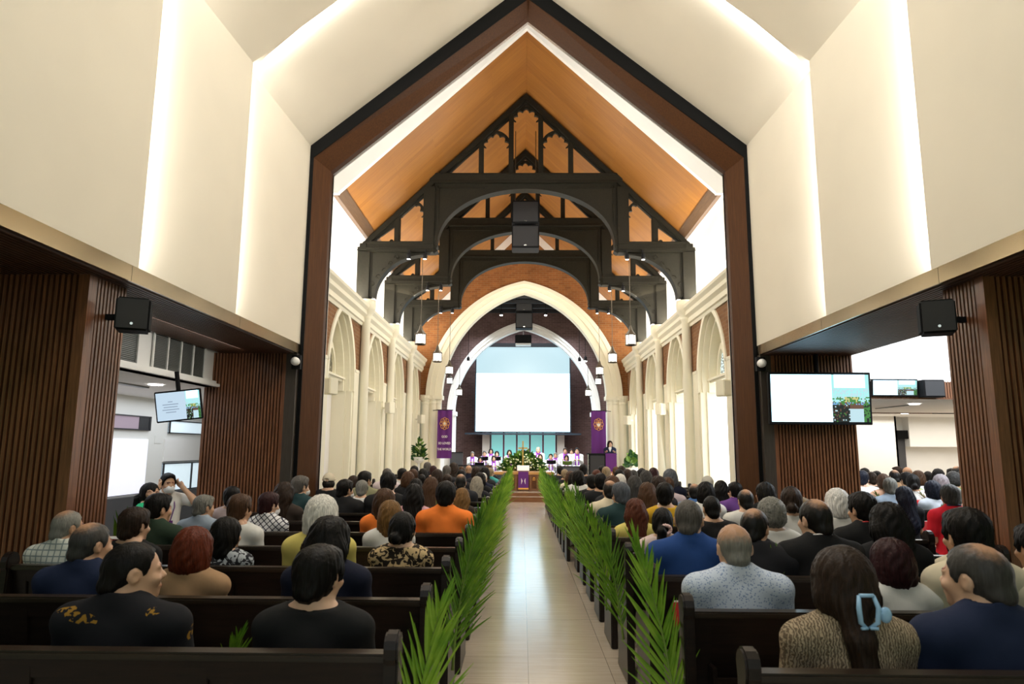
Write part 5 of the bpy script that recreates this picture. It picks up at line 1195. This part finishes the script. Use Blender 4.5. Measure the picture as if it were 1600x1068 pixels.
PEOPLE = """
L 0 -0.90 1.19 short k tee black 14 f|woman with short glossy black hair and black crew-neck top in the nearest left pew
L 0 -1.67 1.19 buzz k leaf black 48 m|man with buzzed black hair in black shirt printed with golden leaves, face turned right
L 1 -1.10 1.23 long k tee darknavy 6 f|woman with long black hair and dark navy top, behind woman with silver bob
L 1 -1.83 1.17 bob au sleeveless tan 0 f|woman with auburn red bob and tan sleeveless top
L 1 -2.39 1.18 thin dg collar navy 20 m|balding grey man in dark navy shirt behind the pale plaid shirt
L 2 -0.86 1.18 bun k leopard leopard 8 f|woman with low black bun in leopard print top
L 2 -1.40 1.29 bob sv long yellow 0 f|woman with bright silver bob in yellow cardigan
L 2 -2.03 1.14 med k print bwprint 25 f|woman with dark hair in black and white print, ahead of the auburn bob
L 2 -2.65 1.20 short db tee black 18 f|person with thick short dark brown hair in black, next to the plaid shirt
L 2 -3.10 1.17 thin gr plaid plaid 24 m|balding grey man in pale plaid shirt beside the slatted column
L 3 -1.11 1.20 med hl tee white 0 f|woman with golden highlighted hair and white top, ahead of leopard print top
L 3 -2.31 1.24 short br tee white 10 f|woman with thinning brown hair and white round-neck top near left aisle column
L 3 -2.96 1.24 short k collar darkgreen 22 m|man with black hair in dark green polo below the couple in the side aisle
L 4 -0.70 1.31 short k collar orange 4 m|man with black hair in orange polo shirt at the aisle
L 4 -1.33 1.24 med br tee orange 8 f|woman with brown highlighted hair in bright orange top
L 4 -2.40 1.20 short mr plaid bwplaid 25 f|woman with short maroon-black hair in white shirt with dark checks
L 4 -3.00 1.17 short gr collar greyblue 25 m|grey-haired man in pale blue-grey patterned shirt beside the slatted column
L 5 -1.20 1.24 long k tee pink 0 f|
L 5 -2.56 1.25 long db long darkbrown 12 f|
L 5 -3.11 1.20 short k tee pinkgrey 0 f|
L 6 -0.67 1.15 long hl long darkbrown 0 f|woman with long brown hair streaked blonde, beside the man in orange
L 6 -1.64 1.33 short k tee black 0 m|
L 6 -2.15 1.24 short k jacket black 20 m|man in black jacket with black hair, ahead of the silver bob
L 6 -2.68 1.28 short gb collar darkteal 25 m|man with cropped grey hair in dark green shirt, left by the portal leg
L 7 -1.25 1.24 long br long olive 0 f|
L 7 -2.15 1.19 short gr tee white 0 f|
L 8 -0.94 1.24 thin k collar dark 0 m|
L 8 -1.58 1.18 long k tee dark 0 f|
L 8 -2.32 1.28 short k collar khaki 20 m|
L 8 -2.83 1.25 cap cap tee black 0 m|person wearing a cream baseball cap over dark hair near the left wall
L 9 -0.73 1.18 long gy tee dark 0 f|
L 9 -1.23 1.21 short db tee white 0 m|
L 9 -1.84 1.25 bob br tee black 10 f|
L 9 -2.69 1.18 med db tee dark 0 f|
L 10 -0.74 1.21 long k tee black 10 f|
L 10 -1.49 1.26 bob db tee white 0 f|
L 10 -1.90 1.26 short br collar dark 0 m|
L 11 -0.64 1.17 buzz sv jacket darknavy 15 m|
L 11 -1.03 1.23 short k tee dark 0 m|
L 11 -1.88 1.10 short k tee dark 0 m|
L 11 -2.51 1.24 short gb tee pinkwhite 0 m|
L 12 -0.79 1.26 bob k tee dark 0 f|
L 12 -1.98 1.22 long k tee white 0 f|
L 12 -2.39 1.22 short k tee white 20 f|
L 13 -1.01 1.24 bob db tee dark 0 f|
L 13 -1.62 1.26 short gb collar dark 0 m|
L 13 -2.29 1.25 short k tee white 0 m|
L 14 -0.68 1.19 short bl collar teal 20 f|
L 14 -1.56 1.30 long db long dark 0 f|
L 14 -2.01 1.23 short mr tee dark 0 f|
L 15 -1.30 1.21 bald sk collar darknavy 0 m|
L 15 -2.26 1.29 short gb jacket dark 0 m|
L 16 -0.89 1.21 short br tee dark 0 m|
L 16 -1.54 1.17 short br tee pinkgrey 0 m|
R 0 1.14 1.22 clip db knit knit 6 f|woman with dark brown hair held by a pale blue claw clip, beige patterned knit
R 0 1.65 1.23 thin dg collar navy -22 m|balding grey-haired man in dark navy shirt, nearest on the right
R 1 1.00 1.21 bald gr dots paleblue 0 m|bald man with grey sides, pale blue dotted shirt
R 1 1.78 1.16 bob mr turtle white 0 f|woman with dark maroon bob in white turtleneck
R 1 2.17 1.31 short k tee cream 0 f|black-haired person in cream top just beyond the balding man in navy
R 1 2.52 1.24 short k long cream 0 f|person in cream top at the right edge of the photo
R 2 0.98 1.28 buzz gb collar blue 6 m|broad man with cropped grey-brown hair in royal blue polo shirt
R 2 1.39 1.23 thin k jacket dark 20 m|man with thinning cropped hair and dark jacket, ahead of the dotted shirt
R 2 1.78 1.29 thin k collarw black -8 m|man with thinning black hair in black polo with white collar stripe
R 2 2.23 1.28 long k tee black 0 f|
R 2 2.68 1.18 bob k tee cream 0 f|woman with black hair, half hidden two rows beyond the balding man in navy
R 3 0.99 1.17 pony k tee palepink 8 f|woman with black hair tied in a flowered scrunchie, pale pink top
R 3 1.81 1.26 perm gr tee white 0 f|person with curly grey hair in white top
R 3 2.50 1.30 short k collarr black -10 m|man with thick black hair, black polo with red collar line
R 4 0.93 1.18 long rb tee yellow 0 f|woman with long red-brown hair in yellow top at the right aisle
R 4 1.60 1.20 buzz k tee black -5 m|man with thin cropped black hair in black T-shirt
R 4 2.30 1.29 bun db tee white 10 f|woman with dark upswept hair and white top before the right slatted column
R 4 2.67 1.28 bob wh tee white 0 f|woman with white bobbed hair and white blouse before the right slatted column
R 5 0.93 1.28 short sl collar darkteal -12 m|man with slate grey hair in dark teal shirt
R 5 1.37 1.28 short k tee mustard 8 f|person with short black hair in mustard top
R 5 2.18 1.21 thin k tee white -5 m|balding man in white T-shirt
R 5 2.74 1.13 perm bl tee white 0 f|
R 6 0.85 1.25 thin k collar cream 0 m|balding man in cream shirt at the right aisle
R 6 1.35 1.24 long br tee white 0 f|
R 6 2.01 1.25 bob k tee white 0 f|
R 6 2.68 1.25 bob k tee black -20 f|
R 7 1.07 1.28 bob br tee dark 0 f|
R 7 1.65 1.28 bob db tee dark 0 f|
R 7 2.10 1.18 thin k collar blue2 10 m|balding man in bright blue shirt
R 7 2.61 1.21 short k collar purple -12 m|man with black hair in purple shirt
R 8 1.02 1.28 short k tee black 0 m|
R 8 1.49 1.25 long dg tee black 0 f|
R 8 1.95 1.23 short br tee pinkgrey 0 m|
R 8 2.68 1.19 long k tee black 0 f|
R 9 0.99 1.23 short k tee black 0 m|man with short black hair and broad black shirt by right palms
R 9 2.17 1.32 bob sl tee darknavy 0 f|person with slate-black bob in navy top beside right window
R 9 2.73 1.22 hat ht tee white 0 f|person in a pale grey knitted hat by the right windows
R 10 0.84 1.27 bob k tee white 0 f|person with rounded black hair and wide white top by right palms
R 10 1.54 1.21 bob sv tee dark 0 f|
R 10 1.96 1.27 long dg tee pinkgrey 0 f|
R 11 0.77 1.21 long k tee dark 0 f|
R 11 1.07 1.25 bun rb tee peach 0 f|
R 11 1.47 1.26 short k collar darknavy 0 m|
R 11 2.25 1.29 bun mr tee pinkgrey 0 f|
R 12 0.68 1.20 long br tee cream 0 f|
R 12 1.92 1.24 bob db tee dark 0 f|
R 13 1.63 1.26 short bl tee pinkwhite 0 f|
R 13 2.18 1.20 short dg tee dark 0 m|
R 14 0.68 1.18 short bl tee dark 0 f|
R 14 1.17 1.29 short k tee dark 0 m|
R 14 1.61 1.26 short k tee white 0 m|
R 14 2.07 1.26 short db tee dark 0 m|
R 14 2.47 1.19 long k tee redpink 0 f|
R 15 2.07 1.22 short or tee darknavy 0 f|
R 15 2.65 1.19 long db tee dark 0 f|
R 16 0.69 1.21 short k tee dark 0 m|
W 0 4.35 1.27 short dg collarn red 8 m|grey-haired man in red polo with navy collar by the column
W 1 4.40 1.20 long dn tee black -10 f|woman with long sheeny black hair just beyond the red hymnals
W 1 4.98 1.20 short gr tee teal 0 m|
W 1 5.42 1.22 short gr tee turquoise 0 f|
W 2 4.74 1.26 short gr jacket greyblue 10 m|
W 2 5.29 1.23 bob dn tee palewhite -8 f|
W 3 5.15 1.28 pony br tee peach 0 f|
W 3 5.57 1.28 bun k tee white 10 f|
W 3 5.95 1.28 bob gp tee white 0 f|
W 4 5.32 1.30 short dn tee white 20 m|
W 4 6.01 1.28 short k tee green 0 m|
W 4 6.74 1.30 perm dg tee green 0 f|
W 5 5.93 1.25 short db tee dark 0 m|
W 5 6.27 1.28 thin k collar tan 0 m|
W 5 6.72 1.28 bob br tee white 0 f|
W 6 6.51 1.24 short k tee dark 0 m|
W 6 7.64 1.29 long k tee white 60 f|
W 6 8.07 1.25 bob k tee white 0 f|
W 7 6.76 1.27 short k tee white 0 m|
W 7 7.60 1.28 bald sk tee white 0 m|
W 7 7.96 1.21 bun k tee white 0 f|
W 7 8.58 1.31 thin k tee tan 150 m|
W 8 7.92 1.28 short db tee lime -60 m|
W 8 9.05 1.25 short k tee dark 0 m|
"""
WHERE = {'L':'left pews','R':'right pews','W':'right wing'}
cnt = {}; edge = {}
for l in PEOPLE.strip().splitlines():
    a,_,lab = l.strip().partition('|'); t = a.split(); b,k = t[0],int(t[1]); x,zt = float(t[2]),float(t[3]); hs,hc,ss,scol,yaw,sex = t[4:10]; yaw = float(yaw)
    n = cnt[(b,k)] = cnt.get((b,k),0)+1
    y = ROW[b][k]+.28; sc = max(.84,min(1.09,(zt-.392)/(HAIRTOP[hs]-.398))); base = .392-.398*sc; big = {0:1.07,1:1.04,2:1.02}.get(k,1) if b!='W' else 1; base -= (big-1)*sc*.9; sc *= big
    x = max(x,.93 if k<9 else .85) if b=='R' else min(x,-.77) if b=='L' else x
    if k>=3 or b=='W':
        lx = edge.get((b,k)); x = x if lx is None else (max(x,lx+.40) if b!='L' else min(x,lx-.40))
        edge[(b,k)] = x
    if not lab:
        hw = SW[hs].format(HW[hc]); cw = '' if scol=='dark' else ', %s top'%CWD.get(scol,scol)
        lab = 'person with %s%s, %s, %s row, %s'%(hw,cw,WHERE[b],ordinal(k),('nearest the aisle' if n==1 else ordinal(n-1)+' from aisle') if b!='W' else ordinal(n-1)+' along')
    o = person(x,y,base,sc,math.radians(-yaw*.12+pr.uniform(-3,3)),sex,hs,hc,ss,scol,yaw,lab,{'L':'congregation left of the aisle','R':'congregation right of the aisle','W':'congregation in the right wing'}[b])
    if b!='W': o.scale.x *= {0:1.15,1:1.10,2:1.06}.get(k,1.02); o.scale.y *= {0:1.07,1:1.05}.get(k,1)
    q = 0 if abs(yaw)<6 else (15 if abs(yaw)<20 else 30)*(1 if yaw>0 else -1)
    if hs=='clip':
        b = MB()
        for s in (-1,1):
            b.tube([(s*.022,-.165,1.14),(s*.030,-.178,1.10),(s*.026,-.176,1.05),(s*.004,-.166,1.03)],[.006,.008,.008,.005],8)
            b.tube([(s*.004,-.170,1.03),(s*.026,-.18,1.032)],.006,6)
        b.tube([(-.022,-.168,1.14),(.022,-.168,1.14)],.007,6).ell((.055,-.168,1.075),(.020,.012,.028),10,6).tube([(.028,-.17,1.08),(.05,-.17,1.08)],.007,6)
        b.build('claw_clip',M['clip'],o,smooth=True)
    if hs=='pony':
        b = MB(); rs = random.Random(2)
        for i in range(16): a = i*PI/8; b.ell((.042*cos(a),-.132+.012*rs.random(),1.105+.034*sin(a)),(.016,.014,.016),7,4)
        b.build('scrunchie',M['scrunchie'],o,smooth=True)
    if scol in ('bwplaid','darkteal') or (b=='L' and ss=='jacket' and scol=='black'): onhead(part('face_mask',cached(mask_mesh,'cloth'),o,(.75,.76,.78)),q)
# the couple in the side aisle
t = thing('bench','low dark bench in the left side aisle under the seated couple','bench',(-4.38,8.2,0)); MB().box(-.22,-.85,.33,.08,.85,.37).build('seat',M['pew'],t,bevel=.01); 
for y in (-.8,.76): MB().box(-.2,y,0,.06,y+.05,.33).build('leg',M['pew'],t)
o = person(-4.28,7.85,-.02,.955,-PI/2+.1,'f','pony','k','sleeveless','dressgreen',0,'woman in bright green dress with black ponytail, hand at her ear',None,'ear'); 
o = person(-4.42,8.5,0,1.0,-PI/2-.75,'m','short','k','collar','white',0,'man in white shirt and white face mask with both hands at his ears',None,'ears',pants=(.10,.11,.13)); 
part('face_mask',cached(mask_mesh,'cloth'),o,(.78,.78,.80)); MB().tube([(-.07,.03,1.0),(-.055,.125,.88),(-.01,.14,.72)],.006,6).tube([(.07,.03,1.0),(.055,.125,.88),(.01,.14,.72)],.006,6).box(-.04,.13,.62,.04,.14,.72).build('lanyard',M['purple'],o)
MB().lathe([(.034,-.012),(.036,0),(.034,.012)],(0,0,0),12).build('wristwatch',M['speaker'],o,smooth=True).matrix_local = Matrix.Translation((.155,.105,1.08)) @ Vector((.10,-.10,.17)).to_track_quat('Z','Y').to_matrix().to_4x4()
t = thing('chair','dark blue padded chair with rounded back by the left slatted pier','chair',(-4.55,6.95,0),.2)
MB().ell((0,.0,.98),(.13,.05,.15),16,10).build('headrest',M['navyc'],t,smooth=True); MB().box(-.22,-.03,.48,.22,.04,.88).build('backrest',M['navyc'],t,bevel=.03); MB().box(-.24,0,.40,.24,.46,.48).build('seat',M['navyc'],t,bevel=.03)
MB().tube([(0,.22,.06),(0,.22,.42)],.03,8).build('post',M['speaker'],t); b = MB()
for k in range(5): b.bar((0,.22,.06),(.28*cos(k*1.257),.22+.28*sin(k*1.257),.03),.05,.04)
b.build('base',M['speaker'],t)
# choir, minister at the lectern, pianist
CHOIR = [(-1.96,1,1.49,'m','short','gr','grey-haired singer at the far left of the choir'),(-1.66,0,1.30,'f','long','k','singer with long black hair, front row far left'),(-1.50,1,1.52,'m','short','gb','grey-brown haired singer second in the back row left'),(-1.25,2,1.61,'f','long','k','tall singer with long black hair, back row left'),(-1.02,1,1.52,'f','med','k','singer with shoulder-length black hair beside flowers, middle row left'),(-1.14,0,1.35,'f','med','db','singer with dark hair next to the flowers, front row left'),(-.54,1,1.57,'f','long','k','long-haired singer rising just left of the cross'),
 (.15,2,1.6,'m','short','gr','grey-haired singer directly behind the gold cross'),(.56,1,1.67,'m','bald','sk','bald singer standing tallest right of the cross'),(.64,0,1.42,'f','bob','db','singer with dark bob just right of the flowers'),(1.04,0,1.43,'m','short','k','man with short black hair, front row right of flowers'),(1.22,1,1.47,'m','short','gr','grey-haired singer in the back row, middle of right group'),(1.64,0,1.39,'f','bob','k','black-bobbed singer with green-edged folder, right front'),(1.60,1,1.66,'m','short','db','tall dark-haired singer at the back, right group'),(1.84,2,1.61,'f','short','db','singer holding a dark folder, second from the right end'),(2.05,1,1.66,'m','short','k','singer at the far right end of the choir')]
for s in (-1,1): 
    for yy,bz,nm in ((25.75,.26,'front'),(26.55,.40,'middle'),(27.2,.50,'back')):
        t = thing('choir_bench','dark choir bench, %s row, %s side'%(nm,'left' if s<0 else 'right'),'bench',(s*1.35,yy,bz)); MB().box(-1.05,-.14,.30,1.05,.22,.34).build('seat',M['pew'],t)
        for x in (-1.0,.95): MB().box(x,-.12,0,x+.05,.2,.30).build('leg',M['pew'],t)
for i,(x,row,z,sex,hs,hc,lb) in enumerate(CHOIR):
    y = (25.75,26.55,27.2)[row]; bz = (.26,.40,.50)[row]; zz = 1.6-(1.6-z)*y/26.5; sc = max(.84,min(1.02,(zz-bz)/HAIRTOP[hs]))
    bz = zz-sc*HAIRTOP[hs] if abs(zz-sc*HAIRTOP[hs]-bz)<.12 else bz
    o = person(x*y/26.5,y,bz,sc,PI-x*.06,sex,hs,hc,'long','white',0,lb+', white robe and purple stole','choir in white robes','read',pants=(.6,.6,.6)); part('stole',cached(stole,'cloth'),o,(.25,.04,.40))
    if i in (2,4,12,14,1,10): 
        a = x*y/26.5; f_ = thing('music_folder','music folder held by the '+lb.split(',')[0],'folder',(a,y-.36*sc,bz+.86*sc),0,'music folders of the choir'); b = MB()
        for s in (-1,1): b.add([(0,0,0),(s*.17,-.02,.02),(s*.17,-.12,.16),(0,-.10,.14),(0,.008,.004),(s*.17,-.012,.024),(s*.17,-.112,.164),(0,-.092,.144)],[(0,1,2,3),(4,5,6,7),(0,1,5,4),(3,2,6,7),(1,2,6,5)])
        b.build('cover',M['speaker'] if i!=12 else M['stemg'],f_); 
        c = MB()
        for s in (-1,1): c.add([(s*.01,.012,.012),(s*.15,-.004,.03),(s*.15,-.098,.155),(s*.01,-.082,.138)],[(0,1,2,3)])
        c.build('pages',M['paper'],f_)
o = person(-.03,24.75,.30,1.0,.05,'f','bob','k','long','white',0,'person in white robe with full black hair, back turned, behind the flowers',None,'read',pants=(.6,.6,.6))
t = thing('stool','low dark stool under the robed person behind the flowers','stool',(-.03,24.75,.26)); MB().box(-.22,-.18,.34,.22,.18,.40).build('seat',M['pew'],t)
for x in (-.2,.16): MB().box(x,-.15,0,x+.04,.15,.34).build('leg',M['pew'],t)
o = person(2.86,22.98,.73,.90,PI-.12,'f','med','db','jacket','navy',-10,'woman in navy jacket and pale collar speaking at the lectern',None,'stand')
MB().prism([(-.06,1.02),(0,.86),(.06,1.02),(.03,1.05),(-.03,1.05)],.085,.125).build('blouse',M['paper'],o)
